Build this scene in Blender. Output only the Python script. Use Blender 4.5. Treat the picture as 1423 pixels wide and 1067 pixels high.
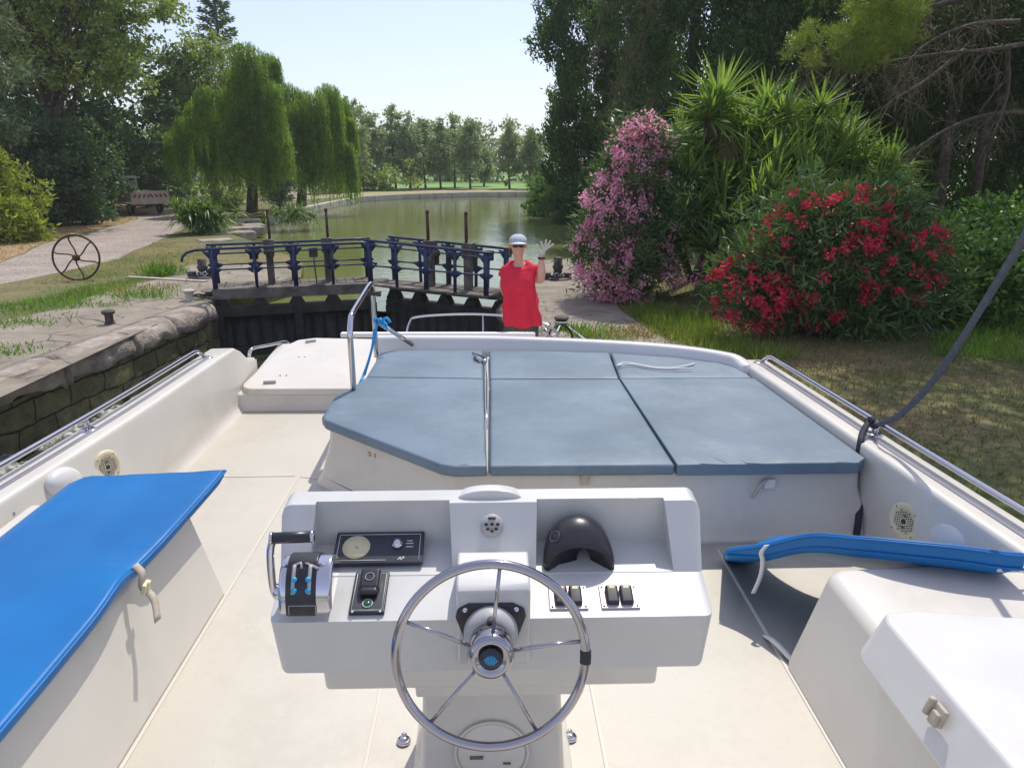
import bpy, bmesh, math, random
import numpy as np
from mathutils import Vector, Matrix, Euler, noise
R = math.radians
S = bpy.context.scene
for o in list(bpy.data.objects): bpy.data.objects.remove(o)
random.seed(7); RNG = np.random.default_rng(7)

# ------------------------------------------------------------------ camera, sky, sun
FX, CX, CY, CH = 1030.0, 711.5, 533.5, 2.4
PITCH = math.atan((CY-222)/FX); YAW = math.atan(29.5/(FX/math.cos(PITCH)))
cam_d = bpy.data.cameras.new('camera'); cam = bpy.data.objects.new('camera', cam_d); S.collection.objects.link(cam)
cam.location = (0, 0, CH); cam.rotation_euler = (math.pi/2-PITCH, 0, -YAW)
cam_d.sensor_width = 36; cam_d.lens = 36*FX/1423; cam_d.clip_start = .05; cam_d.clip_end = 2000
S.camera = cam
SUN = Vector((.22, .60, 1.0)).normalized()
W = bpy.data.worlds.new('World'); S.world = W; W.use_nodes = True
nt = W.node_tree; bg = nt.nodes['Background']
sky = nt.nodes.new('ShaderNodeTexSky'); sky.sky_type = 'NISHITA'; sky.sun_disc = False
sky.sun_elevation = math.asin(SUN.z); sky.sun_rotation = math.atan2(SUN.x, SUN.y)
sky.air_density = 1.0; sky.dust_density = 1.2; sky.ozone_density = 3.0; sky.altitude = 50
hz = nt.nodes.new('ShaderNodeMix'); hz.data_type = 'RGBA'; hz.inputs[0].default_value = .45; nt.links.new(sky.outputs[0], hz.inputs[6]); hz.inputs[7].default_value = (4.2, 4.1, 5.5, 1)   # thin high summer haze
nt.links.new(hz.outputs[2], bg.inputs[0]); bg.inputs[1].default_value = .15
sl = bpy.data.lights.new('sun', 'SUN'); so = bpy.data.objects.new('sun', sl); S.collection.objects.link(so)
sl.energy = 3.0; sl.angle = R(.5); sl.color = (1, .955, .88)
so.rotation_euler = SUN.to_track_quat('Z', 'Y').to_euler()
S.view_settings.view_transform = 'Standard'; S.view_settings.look = 'None'
S.view_settings.exposure = .33; S.view_settings.gamma = 1
S.cycles.max_bounces = 8; S.cycles.transparent_max_bounces = 8; S.cycles.use_denoising = True

def ray(u, v):
    sp, cp, sy, cy = math.sin(PITCH), math.cos(PITCH), math.sin(YAW), math.cos(YAW)
    a = (u-CX)/FX; b = (v-CY)/FX; fy = cp-sp*b
    return Vector((a*cy+fy*sy, fy*cy-a*sy, -(sp+cp*b)))
def at(u, v, z=None, Y=None):
    """the place in the world a sight line meets: a level z or a distance Y"""
    d = ray(u, v); t = (z-CH)/d.z if z is not None else Y/d.y
    return Vector((t*d.x, t*d.y, CH+t*d.z))

# ------------------------------------------------------------------ materials
def nodes(name):
    m = bpy.data.materials.new(name); m.use_nodes = True
    t = m.node_tree; return m, t, t.nodes, t.links, t.nodes['Principled BSDF']
def sock(n, v):
    return n.inputs[v]
def noise_node(N, L, co, scale, detail=4, rough=.6):
    n = N.new('ShaderNodeTexNoise'); n.inputs['Scale'].default_value = scale
    n.inputs['Detail'].default_value = detail; n.inputs['Roughness'].default_value = rough
    L.new(co, n.inputs['Vector']); return n
def ramp(N, L, fac, stops):
    r = N.new('ShaderNodeValToRGB'); L.new(fac, r.inputs[0]); e = r.color_ramp.elements
    while len(e) < len(stops): e.new(.5)
    for k, (p, c) in enumerate(stops):
        e[k].position = p; e[k].color = (*c, 1) if len(c) == 3 else c
    return r
def pm(name, c1, c2=None, scale=4, rough=.5, metal=0, bump=0, bscale=40, coat=0, spec=.5, lo=.35, hi=.65, bdist=.01, r2=None):
    m, t, N, L, p = nodes(name)
    g = N.new('ShaderNodeNewGeometry'); co = g.outputs['Position']
    if c2:
        n = noise_node(N, L, co, scale); r = ramp(N, L, n.outputs[0], [(lo, c1), (hi, c2)])
        L.new(r.outputs[0], p.inputs['Base Color'])
    else: p.inputs['Base Color'].default_value = (*c1, 1)
    if r2 is not None:
        n2 = noise_node(N, L, co, scale*3); mr = N.new('ShaderNodeMapRange'); L.new(n2.outputs[0], mr.inputs[0])
        mr.inputs[3].default_value = rough; mr.inputs[4].default_value = r2; mr.inputs[1].default_value = .3; mr.inputs[2].default_value = .7
        L.new(mr.outputs[0], p.inputs['Roughness'])
    else: p.inputs['Roughness'].default_value = rough
    p.inputs['Metallic'].default_value = metal
    p.inputs['Coat Weight'].default_value = coat; p.inputs['Coat Roughness'].default_value = .12
    p.inputs['Specular IOR Level'].default_value = spec
    if bump:
        b = N.new('ShaderNodeBump'); b.inputs['Strength'].default_value = bump; b.inputs['Distance'].default_value = bdist
        nb = noise_node(N, L, co, bscale, 6); L.new(nb.outputs[0], b.inputs['Height']); L.new(b.outputs[0], p.inputs['Normal'])
    return m
def weather(m, amt=.35, sc=.9, tone=(.52, .47, .38), streak=None):
    """scuffs and water stains over an existing colour"""
    t = m.node_tree; N, L = t.nodes, t.links; p = N['Principled BSDF']; src = p.inputs['Base Color'].links[0].from_socket
    g = N.new('ShaderNodeNewGeometry'); n = noise_node(N, L, g.outputs['Position'], sc, 9, .72); r = ramp(N, L, n.outputs[0], [(.50, (0, 0, 0)), (.60, (amt,)*3), (.63, (amt*.35,)*3), (.75, (amt*.7,)*3)])
    n2 = noise_node(N, L, g.outputs['Position'], sc*60, 2, .5); r2 = ramp(N, L, n2.outputs[0], [(.66, (0, 0, 0)), (.72, (amt*.8,)*3)])
    ad = N.new('ShaderNodeMath'); ad.operation = 'MAXIMUM'; L.new(r.outputs[0], ad.inputs[0]); L.new(r2.outputs[0], ad.inputs[1])
    mx = N.new('ShaderNodeMix'); mx.data_type = 'RGBA'; mx.blend_type = 'MULTIPLY'; L.new(ad.outputs[0], mx.inputs[0]); L.new(src, mx.inputs[6]); mx.inputs[7].default_value = (*tone, 1)
    L.new(mx.outputs[2], p.inputs['Base Color'])
def leafmat(name, dark, light, trans=.35, rough=.5, big=1.2, tint=(1.5, 1.5, .7)):
    """leaf: each leaf its own shade, clumps a little different, light passing through"""
    m, t, N, L, p = nodes(name)
    g = N.new('ShaderNodeNewGeometry'); n = noise_node(N, L, g.outputs['Position'], big, 3)
    mx = N.new('ShaderNodeMath'); mx.operation = 'MULTIPLY_ADD'; L.new(g.outputs['Random Per Island'], mx.inputs[0])
    mx.inputs[1].default_value = .55; L.new(n.outputs[0], mx.inputs[2])
    r = ramp(N, L, mx.outputs[0], [(.35, dark), (1.0, light)])
    L.new(r.outputs[0], p.inputs['Base Color']); p.inputs['Roughness'].default_value = rough
    p.inputs['Specular IOR Level'].default_value = .35
    tr = N.new('ShaderNodeBsdfTranslucent'); tc = N.new('ShaderNodeMix'); tc.data_type = 'RGBA'; tc.blend_type = 'MULTIPLY'
    tc.inputs[0].default_value = 1; L.new(r.outputs[0], tc.inputs[6]); tc.inputs[7].default_value = (*tint, 1)
    L.new(tc.outputs[2], tr.inputs[0])
    ms = N.new('ShaderNodeMixShader'); ms.inputs[0].default_value = trans
    L.new(p.outputs[0], ms.inputs[1]); L.new(tr.outputs[0], ms.inputs[2]); L.new(ms.outputs[0], N['Material Output'].inputs[0])
    return m

M = {}
M['gel'] = pm('gelcoat', (.60, .565, .49), (.66, .625, .55), 1.6, .34, coat=.25, bump=.03, bscale=3, bdist=.02, r2=.5)
M['gelwhite'] = pm('gelcoat_white', (.64, .625, .59), (.68, .67, .64), 2, .3, coat=.3, r2=.42)
M['deck'] = pm('nonslip_deck', (.565, .53, .45), (.625, .59, .51), 1.1, .6, bump=.25, bscale=320, bdist=.002, r2=.75)
M['console'] = pm('console_gelcoat', (.53, .525, .49), (.58, .575, .54), 3, .3, coat=.35, r2=.42)
M['hatch'] = pm('hatch_gelcoat', (.62, .58, .49), (.67, .63, .55), 2, .4, coat=.1)
M['pad'] = pm('faded_vinyl', (.10, .15, .19), (.145, .20, .25), 1.7, .5, bump=.2, bscale=9, bdist=.01, r2=.62)
weather(M['pad'], .5, 2.1, (1.45, 1.35, 1.25))
M['blue'] = pm('blue_canvas', (.0, .12, .35), (.0, .15, .42), 2, .48, bump=.12, bscale=14, bdist=.01, spec=.4)
weather(M['gel'], .14, 1.3); weather(M['deck'], .20, 1.1); weather(M['hatch'], .12, 1.7); weather(M['console'], .09, 2.3); weather(M['gelwhite'], .10, 1.9)
M['chrome'] = pm('polished_steel', (.60, .59, .62), None, rough=.14, metal=1)
M['wheelsteel'] = pm('dark_reflection_steel', (.40, .385, .41), None, rough=.12, metal=1)  # polished chrome of the wheel, dark reflections put into its base colour
M['seam'] = pm('seam_gelcoat', (.60, .555, .465), None, rough=.5)
M['stripe'] = pm('grey_rubber', (.17, .165, .19), (.22, .21, .24), 3, .6)
M['black'] = pm('black_plastic', (.018, .018, .022), (.03, .03, .034), 20, .32)
M['blackmatt'] = pm('black_rubber', (.025, .025, .027), None, rough=.6)
M['panel'] = pm('dark_panel', (.02, .024, .035), (.03, .034, .045), 12, .35)
M['cream'] = pm('aged_cream', (.62, .55, .32), (.72, .65, .42), 30, .5)
M['speaker'] = pm('yellowed_plastic', (.66, .57, .36), (.72, .64, .44), 10, .5)
M['greyplastic'] = pm('grey_plastic', (.36, .36, .36), (.42, .42, .41), 8, .45)
M['pinkmetal'] = pm('anodised_plate', (.50, .40, .41), None, rough=.4, metal=.4)
M['bluedot'] = pm('blue_button', (.03, .35, .62), None, rough=.3)
M['white'] = pm('white_paint', (.78, .77, .73), None, rough=.4)
M['greenlamp'] = pm('green_lens', (.02, .12, .05), None, rough=.15)
M['strapgrey'] = pm('grey_webbing', (.07, .08, .095), (.10, .11, .13), 60, .75, bump=.3, bscale=400, bdist=.001)
M['strapblack'] = pm('black_webbing', (.018, .018, .028), (.03, .03, .045), 60, .7)
M['tan'] = pm('tan_webbing', (.42, .36, .27), (.5, .44, .34), 50, .8)
M['whitecord'] = pm('white_cord', (.72, .70, .66), None, rough=.7)
M['bluecord'] = pm('blue_cord', (.02, .28, .62), (.03, .36, .72), 60, .7)
M['teal_rope'] = pm('pale_rope', (.42, .50, .45), (.55, .60, .54), 80, .8)
M['redshirt'] = pm('red_cloth', (.66, .014, .04), (.74, .022, .055), 12, .85, bump=.5, bscale=9, bdist=.03)
M['shorts'] = pm('grey_cloth', (.085, .08, .085), (.11, .105, .11), 20, .85)
M['skin'] = pm('skin', (.62, .33, .24), (.68, .38, .29), 14, .5)
M['glove'] = pm('pale_glove', (.50, .50, .40), (.58, .58, .48), 60, .6)
M['cap'] = pm('grey_cap', (.40, .44, .49), (.46, .50, .55), 30, .8)
M['hair'] = pm('brown_hair', (.07, .045, .03), (.12, .08, .05), 40, .6)
M['lens'] = pm('dark_lens', (.015, .015, .018), None, rough=.08)
M['lips'] = pm('lips', (.45, .12, .12), None, rough=.5)
M['darkiron'] = pm('weathered_iron', (.045, .04, .038), (.10, .085, .075), 18, .65, metal=.3, bump=.4, bscale=60)
M['rust'] = pm('rusty_iron', (.06, .03, .022), (.13, .065, .04), 20, .75, metal=.3, bump=.4, bscale=70)
M['blueiron'] = pm('chipped_blue_paint', (.010, .018, .06), (.03, .045, .11), 9, .42, bump=.3, bscale=50, metal=.1)
M['oldwood'] = pm('weathered_oak', (.085, .072, .06), (.20, .175, .145), 5, .85, bump=.8, bscale=30, bdist=.02)
M['wetwood'] = pm('wet_dark_timber', (.016, .015, .012), (.04, .037, .028), 4, .6, bump=.7, bscale=12, bdist=.03)
M['bark'] = pm('bark', (.075, .055, .04), (.15, .12, .09), 9, .9, bump=1, bscale=22, bdist=.04)
M['twig'] = pm('bare_twig', (.15, .115, .075), (.25, .20, .13), 6, .9)
M['concrete'] = pm('pale_stone', (.40, .36, .31), (.50, .46, .40), 3, .85, bump=.6, bscale=24, bdist=.02)
M['truckbody'] = pm('dusty_cream_metal', (.48, .42, .36), (.56, .50, .44), 4, .5)
M['redpaint'] = pm('red_stripe', (.38, .05, .03), None, rough=.5)
M['signyellow'] = pm('yellow_board', (.62, .48, .12), None, rough=.5)
M['paper'] = pm('poster_paper', (.66, .60, .42), (.30, .28, .20), 9, .6)
M['plank'] = pm('plank', (.38, .33, .27), (.48, .43, .36), 7, .85)

L_ = leafmat
M['l_broad'] = L_('leaf_broad', (.085, .135, .04), (.32, .41, .13), .35, .45)
M['l_dark'] = L_('leaf_dark', (.03, .068, .032), (.115, .19, .085), .3, .45)
M['l_cedar'] = L_('needle_cedar', (.06, .095, .055), (.20, .265, .14), .25, .6)
M['l_yel'] = L_('leaf_yellowgreen', (.13, .19, .03), (.38, .44, .08), .4, .5)
M['l_willow'] = L_('leaf_willow', (.04, .10, .02), (.25, .38, .06), .5, .5, big=2.6)
M['l_poplar'] = L_('leaf_poplar', (.14, .20, .11), (.34, .41, .24), .35, .5)
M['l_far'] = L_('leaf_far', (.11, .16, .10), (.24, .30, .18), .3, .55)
M['l_cyp'] = L_('leaf_cypress', (.022, .056, .018), (.10, .175, .05), .35, .6, big=.9)
M['l_yucca'] = L_('leaf_yucca', (.06, .13, .03), (.26, .38, .10), .4, .55, big=2)
M['l_deadyucca'] = L_('leaf_dead', (.16, .09, .045), (.34, .21, .12), .3, .7)
M['l_ole'] = L_('leaf_oleander', (.03, .075, .022), (.12, .20, .065), .3, .4, big=2.5)
M['f_pink'] = L_('petal_pink', (.80, .30, .44), (.95, .60, .70), .45, .6, big=3, tint=(1.2, 1, 1.1))
M['f_red'] = L_('petal_red', (.42, .012, .045), (.74, .05, .11), .35, .6, big=3, tint=(1.3, 1, 1))
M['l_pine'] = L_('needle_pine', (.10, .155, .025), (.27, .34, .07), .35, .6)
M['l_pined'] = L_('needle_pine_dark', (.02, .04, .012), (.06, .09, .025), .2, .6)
M['l_shrub'] = L_('leaf_shrub', (.03, .08, .016), (.15, .27, .06), .4, .4, big=2.5)
M['l_silver'] = L_('leaf_silver', (.12, .16, .10), (.33, .38, .28), .3, .5)
M['l_flag'] = L_('leaf_strap', (.03, .075, .015), (.15, .25, .05), .35, .35)
M['grass'] = L_('grass_green', (.07, .125, .015), (.22, .30, .05), .4, .6, big=.7)
M['grassdry'] = L_('grass_dry', (.17, .14, .05), (.38, .31, .13), .35, .7, big=.7)
M['grassshade'] = L_('grass_olive', (.075, .08, .028), (.19, .18, .07), .35, .7, big=1.2)
M['weed'] = L_('weed', (.05, .12, .012), (.16, .30, .04), .4, .5)

def ground_mat():
    m, t, N, L, p = nodes('ground'); g = N.new('ShaderNodeNewGeometry'); co = g.outputs['Position']
    n = noise_node(N, L, co, .35, 5); n2 = noise_node(N, L, co, 9, 6)
    r = ramp(N, L, n.outputs[0], [(.38, (.10, .135, .03)), (.5, (.16, .155, .055)), (.62, (.25, .19, .09))])
    r2 = ramp(N, L, n2.outputs[0], [(.3, (.55, .55, .5)), (.7, (1.2, 1.2, 1.15))])
    mx = N.new('ShaderNodeMix'); mx.data_type = 'RGBA'; mx.blend_type = 'MULTIPLY'; mx.inputs[0].default_value = 1
    L.new(r.outputs[0], mx.inputs[6]); L.new(r2.outputs[0], mx.inputs[7]); L.new(mx.outputs[2], p.inputs['Base Color'])
    p.inputs['Roughness'].default_value = .95
    b = N.new('ShaderNodeBump'); b.inputs['Strength'].default_value = .9; b.inputs['Distance'].default_value = .05
    L.new(n2.outputs[0], b.inputs['Height']); L.new(b.outputs[0], p.inputs['Normal']); return m
M['ground'] = ground_mat()
def gravel_mat():
    m, t, N, L, p = nodes('gravel'); g = N.new('ShaderNodeNewGeometry'); co = g.outputs['Position']
    v = N.new('ShaderNodeTexVoronoi'); v.inputs['Scale'].default_value = 22; L.new(co, v.inputs['Vector'])
    n = noise_node(N, L, co, .9, 5)
    r = ramp(N, L, n.outputs[0], [(.3, (.30, .245, .195)), (.7, (.43, .37, .31))])
    r2 = ramp(N, L, v.outputs['Color'], [(0, (.65, .65, .65)), (1, (1.2, 1.2, 1.2))])
    mx = N.new('ShaderNodeMix'); mx.data_type = 'RGBA'; mx.blend_type = 'MULTIPLY'; mx.inputs[0].default_value = 1
    L.new(r.outputs[0], mx.inputs[6]); L.new(r2.outputs[0], mx.inputs[7]); L.new(mx.outputs[2], p.inputs['Base Color'])
    p.inputs['Roughness'].default_value = .95
    b = N.new('ShaderNodeBump'); b.inputs['Strength'].default_value = .8; b.inputs['Distance'].default_value = .03
    L.new(v.outputs['Distance'], b.inputs['Height']); L.new(b.outputs[0], p.inputs['Normal']); return m
M['gravel'] = gravel_mat()
def paving_mat(name, c1, c2, cj, sc=1.3):
    """worn irregular stone slabs with darker joints"""
    m, t, N, L, p = nodes(name); g = N.new('ShaderNodeNewGeometry'); co = g.outputs['Position']
    nd = noise_node(N, L, co, 1.6, 3); ad = N.new('ShaderNodeVectorMath'); ad.operation = 'MULTIPLY_ADD'
    L.new(nd.outputs['Color'], ad.inputs[0]); ad.inputs[1].default_value = (.35, .35, 0); L.new(co, ad.inputs[2])
    v = N.new('ShaderNodeTexVoronoi'); v.feature = 'DISTANCE_TO_EDGE'; v.inputs['Scale'].default_value = sc; L.new(ad.outputs[0], v.inputs['Vector'])
    n = noise_node(N, L, co, 1.8, 8, .7)
    r = ramp(N, L, n.outputs[0], [(.3, c1), (.72, c2)])
    j = ramp(N, L, v.outputs[0], [(0, (1, 1, 1)), (.035, (0, 0, 0))])
    nj = noise_node(N, L, co, 1.1, 3); jr = ramp(N, L, nj.outputs[0], [(.42, (0, 0, 0)), (.6, (1, 1, 1))])
    mj = N.new('ShaderNodeMath'); mj.operation = 'MULTIPLY'; L.new(j.outputs[0], mj.inputs[0]); L.new(jr.outputs[0], mj.inputs[1])
    mx = N.new('ShaderNodeMix'); mx.data_type = 'RGBA'; L.new(mj.outputs[0], mx.inputs[0]); L.new(r.outputs[0], mx.inputs[6])
    mx.inputs[7].default_value = (*cj, 1)
    # moss and dry weed in patches
    nm = noise_node(N, L, co, .8, 6); rm = ramp(N, L, nm.outputs[0], [(.60, (0, 0, 0)), (.68, (.75, .75, .75))])
    m2 = N.new('ShaderNodeMix'); m2.data_type = 'RGBA'; L.new(rm.outputs[0], m2.inputs[0]); L.new(mx.outputs[2], m2.inputs[6]); m2.inputs[7].default_value = (.15, .15, .06, 1)
    L.new(m2.outputs[2], p.inputs['Base Color']); p.inputs['Roughness'].default_value = .9
    n3 = noise_node(N, L, co, 12, 8, .7); sb = N.new('ShaderNodeMath'); sb.operation = 'SUBTRACT'; L.new(n3.outputs[0], sb.inputs[0]); L.new(mj.outputs[0], sb.inputs[1])
    b = N.new('ShaderNodeBump'); b.inputs['Strength'].default_value = .8; b.inputs['Distance'].default_value = .04
    L.new(sb.outputs[0], b.inputs['Height']); L.new(b.outputs[0], p.inputs['Normal']); return m
M['quay'] = paving_mat('quay_stone', (.20, .17, .125), (.38, .325, .25), (.09, .075, .055))
M['coping'] = pm('coping_stone', (.24, .20, .155), (.46, .395, .325), 3.2, .9, bump=1, bscale=14, bdist=.05)
def wall_mat():
    m, t, N, L, p = nodes('lock_masonry'); uv = N.new('ShaderNodeUVMap'); g = N.new('ShaderNodeNewGeometry'); co = g.outputs['Position']
    nd = noise_node(N, L, co, 2.2, 3); ad = N.new('ShaderNodeVectorMath'); ad.operation = 'MULTIPLY_ADD'
    L.new(nd.outputs['Color'], ad.inputs[0]); ad.inputs[1].default_value = (.12, .12, 0); L.new(uv.outputs[0], ad.inputs[2])
    br = N.new('ShaderNodeTexBrick'); L.new(ad.outputs[0], br.inputs['Vector']); br.inputs['Scale'].default_value = 1
    br.inputs['Brick Width'].default_value = .62; br.inputs['Row Height'].default_value = .27; br.inputs['Mortar Size'].default_value = .014
    br.inputs['Mortar Smooth'].default_value = .5
    br.inputs['Color1'].default_value = (.16, .15, .085, 1); br.inputs['Color2'].default_value = (.11, .105, .06, 1); br.inputs['Mortar'].default_value = (.022, .02, .013, 1)
    n = noise_node(N, L, co, 5, 7, .7); r = ramp(N, L, n.outputs[0], [(.3, (.45, .5, .4)), (.7, (1.5, 1.45, 1.1))])
    mx = N.new('ShaderNodeMix'); mx.data_type = 'RGBA'; mx.blend_type = 'MULTIPLY'; mx.inputs[0].default_value = 1
    L.new(br.outputs[0], mx.inputs[6]); L.new(r.outputs[0], mx.inputs[7]); L.new(mx.outputs[2], p.inputs['Base Color'])
    p.inputs['Roughness'].default_value = .75
    sb = N.new('ShaderNodeMath'); sb.operation = 'SUBTRACT'; L.new(n.outputs[0], sb.inputs[0]); L.new(br.outputs['Fac'], sb.inputs[1])
    b = N.new('ShaderNodeBump'); b.inputs['Strength'].default_value = 1; b.inputs['Distance'].default_value = .06
    L.new(sb.outputs[0], b.inputs['Height']); L.new(b.outputs[0], p.inputs['Normal']); return m
M['wall'] = wall_mat()
def water_mat(name, c1, c2, sc, st, rough=.04):
    m, t, N, L, p = nodes(name); g = N.new('ShaderNodeNewGeometry'); co = g.outputs['Position']
    n = noise_node(N, L, co, .15, 3); r = ramp(N, L, n.outputs[0], [(.35, c1), (.65, c2)]); L.new(r.outputs[0], p.inputs['Base Color'])
    p.inputs['Roughness'].default_value = rough; p.inputs['IOR'].default_value = 1.33
    mp = N.new('ShaderNodeMapping'); mp.inputs['Scale'].default_value = (1, 1.5, 1); L.new(co, mp.inputs[0])
    n2 = noise_node(N, L, mp.outputs[0], sc, 4, .55)
    b = N.new('ShaderNodeBump'); b.inputs['Strength'].default_value = st; b.inputs['Distance'].default_value = .03
    L.new(n2.outputs[0], b.inputs['Height']); L.new(b.outputs[0], p.inputs['Normal']); return m
M['pond'] = water_mat('pond_water', (.165, .185, .062), (.20, .22, .075), 2.6, .35)
M['lockwater'] = water_mat('lock_water', (.03, .036, .02), (.045, .05, .028), 5, 1.0)
M['foam'] = pm('water_foam', (.10, .11, .08), (.62, .63, .58), 9, .35, bump=1, bscale=14, bdist=.05, lo=.45, hi=.62)

# ------------------------------------------------------------------ builders
C = S.collection
def tag(o, label=None, cat=None, group=None, kind=None):
    if label: o['label'] = label
    if cat: o['category'] = cat
    if group: o['group'] = group
    if kind: o['kind'] = kind
    return o
def thing(name, label, cat, loc=(0, 0, 0), group=None):
    o = bpy.data.objects.new(name, None); C.objects.link(o); o.location = loc; o.empty_display_size = .1
    return tag(o, label, cat, group)
def wloc(o):
    v = Vector((0, 0, 0))
    while o is not None: v = v+Vector(o.location); o = o.parent
    return v
def link(name, me, mat, parent=None, smooth=True, bevel=0, segs=2, sub=0):
    """mesh given in world coordinates; a child is shifted to its parent's place"""
    mats = mat if isinstance(mat, (list, tuple)) else [mat]
    for q in mats: me.materials.append(M[q] if isinstance(q, str) else q)
    o = bpy.data.objects.new(name, me); C.objects.link(o)
    if parent is not None:
        d = wloc(parent)
        if d.length > 0: me.transform(Matrix.Translation(-d))
        o.parent = parent
    if smooth:
        me.polygons.foreach_set('use_smooth', [True]*len(me.polygons))
    if sub:
        s = o.modifiers.new('s', 'SUBSURF'); s.levels = sub; s.render_levels = sub
    if bevel:
        b = o.modifiers.new('b', 'BEVEL'); b.width = bevel; b.segments = segs; b.limit_method = 'ANGLE'; b.angle_limit = R(35); b.harden_normals = False
        w = o.modifiers.new('w', 'WEIGHTED_NORMAL'); w.keep_sharp = False
    return o
class MB:
    def __init__(s): s.b = bmesh.new(); s.mi = 0; s.cm = None
    def _f(s, vs):
        try:
            f = s.b.faces.new(vs); f.material_index = s.mi; return f
        except ValueError: return None
    def v(s, p):
        p = Vector(p)
        if s.cm is not None: p = s.cm @ p
        return s.b.verts.new(p)
    def box(s, c, size, rot=(0, 0, 0), taper=1.0):
        m = Euler(rot).to_matrix(); c = Vector(c); h = [q/2 for q in size]; vs = []
        for sz in (-1, 1):
            k = taper if sz > 0 else 1
            for sx, sy in ((-1, -1), (1, -1), (1, 1), (-1, 1)):
                vs.append(s.v(c+m @ Vector((sx*h[0]*k, sy*h[1]*k, sz*h[2]))))
        for f in ((3, 2, 1, 0), (4, 5, 6, 7), (0, 1, 5, 4), (1, 2, 6, 5), (2, 3, 7, 6), (3, 0, 4, 7)): s._f([vs[i] for i in f])
        return s
    def prism(s, pts, a, b, axis='z'):
        """polygon pts extruded from a to b along axis; pts are the other two coordinates in order"""
        def P(p, q):
            return {'z': (p[0], p[1], q), 'x': (q, p[0], p[1]), 'y': (p[0], q, p[1])}[axis]
        A = [s.v(P(p, a)) for p in pts]; B = [s.v(P(p, b)) for p in pts]; n = len(pts)
        s._f(A[::-1]); s._f(B)
        for i in range(n): s._f([A[i], A[(i+1) % n], B[(i+1) % n], B[i]])
        return s
    def loft(s, rings, close=True, caps=True):
        V = [[s.v(p) for p in r] for r in rings]; n = len(V[0])
        for a, b in zip(V[:-1], V[1:]):
            for i in range(n if close else n-1):
                s._f([a[i], a[(i+1) % n], b[(i+1) % n], b[i]])
        if caps and close: s._f(V[0][::-1]); s._f(V[-1])
        return s
    def tube(s, pts, r, n=8, cap=True):
        pts = [Vector(p) for p in pts]; rr = r if isinstance(r, (list, tuple)) else [r]*len(pts)
        rings = []; up = None
        for i, p in enumerate(pts):
            d = (pts[min(i+1, len(pts)-1)]-pts[max(i-1, 0)])
            if d.length < 1e-9: d = Vector((0, 0, 1))
            d.normalize()
            if up is None: up = Vector((0, 0, 1)) if abs(d.z) < .9 else Vector((1, 0, 0))
            x = d.cross(up)
            if x.length < 1e-4: x = d.cross(Vector((1, .3, .2)))
            x.normalize(); y = x.cross(d).normalized(); up = y
            rings.append([p+(x*math.cos(2*math.pi*k/n)+y*math.sin(2*math.pi*k/n))*rr[i] for k in range(n)])
        return s.loft(rings, True, cap)
    def lathe(s, prof, c, axis=(0, 0, 1), n=24):
        """prof: (radius, height) pairs along axis from c"""
        q = Vector(axis).normalized().to_track_quat('Z', 'Y'); c = Vector(c)
        rings = [[c+q @ Vector((max(r, 1e-4)*math.cos(2*math.pi*k/n), max(r, 1e-4)*math.sin(2*math.pi*k/n), h)) for k in range(n)] for r, h in prof]
        return s.loft(rings, True, True)
    def ell(s, c, r, n=16, m=10, rot=(0, 0, 0)):
        q = Euler(rot).to_matrix(); c = Vector(c); rings = []
        for j in range(m+1):
            a = -math.pi/2+math.pi*j/m; a = max(-1.52, min(1.52, a))
            rings.append([c+q @ Vector((r[0]*math.cos(a)*math.cos(2*math.pi*k/n), r[1]*math.cos(a)*math.sin(2*math.pi*k/n), r[2]*math.sin(a))) for k in range(n)])
        return s.loft(rings)
    def torus(s, c, R0, r, axis=(0, 0, 1), n=64, m=12, a0=0, a1=2*math.pi):
        q = Vector(axis).normalized().to_track_quat('Z', 'Y'); c = Vector(c); full = abs(a1-a0-2*math.pi) < 1e-6
        rings = []
        for i in range(n if full else n+1):
            a = a0+(a1-a0)*i/n; d = Vector((math.cos(a), math.sin(a), 0))
            rings.append([c+q @ (d*(R0+r*math.cos(2*math.pi*k/m))+Vector((0, 0, r*math.sin(2*math.pi*k/m)))) for k in range(m)])
        if full: rings.append(rings[0])
        return s.loft(rings, True, not full)
    def build(s, name, mat, parent=None, smooth=True, bevel=0, segs=2, sub=0, merge=0):
        if merge: bmesh.ops.remove_doubles(s.b, verts=s.b.verts, dist=merge)
        bmesh.ops.recalc_face_normals(s.b, faces=s.b.faces)
        me = bpy.data.meshes.new(name); s.b.to_mesh(me); s.b.free()
        return link(name, me, mat, parent, smooth, bevel, segs, sub)
def sharp(o, ang=40):
    me = o.data
    try: me.set_sharp_from_angle(angle=R(ang))
    except Exception: pass
    return o
def smoothpath(pts, k=6):
    """Catmull-Rom through the points"""
    P = [Vector(p) for p in pts]; P = [P[0]*2-P[1]]+P+[P[-1]*2-P[-2]]; out = []
    for i in range(1, len(P)-2):
        for j in range(k):
            t = j/k; a, b, c, d = P[i-1], P[i], P[i+1], P[i+2]
            out.append(.5*((2*b)+(c-a)*t+(2*a-5*b+4*c-d)*t*t+(3*b-a-3*c+d)*t**3))
    out.append(P[-2]); return out
def quadmesh(name, V, n):
    """V: (n*4,3) vertices of n separate quads"""
    me = bpy.data.meshes.new(name); me.vertices.add(n*4); me.vertices.foreach_set('co', V.astype(np.float32).ravel())
    me.loops.add(n*4); me.loops.foreach_set('vertex_index', np.arange(n*4, dtype=np.int32))
    me.polygons.add(n); me.polygons.foreach_set('loop_start', np.arange(0, n*4, 4, dtype=np.int32))
    me.update(calc_edges=True); return me
def unit(a): return a/np.maximum(np.linalg.norm(a, axis=1, keepdims=True), 1e-9)
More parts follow.
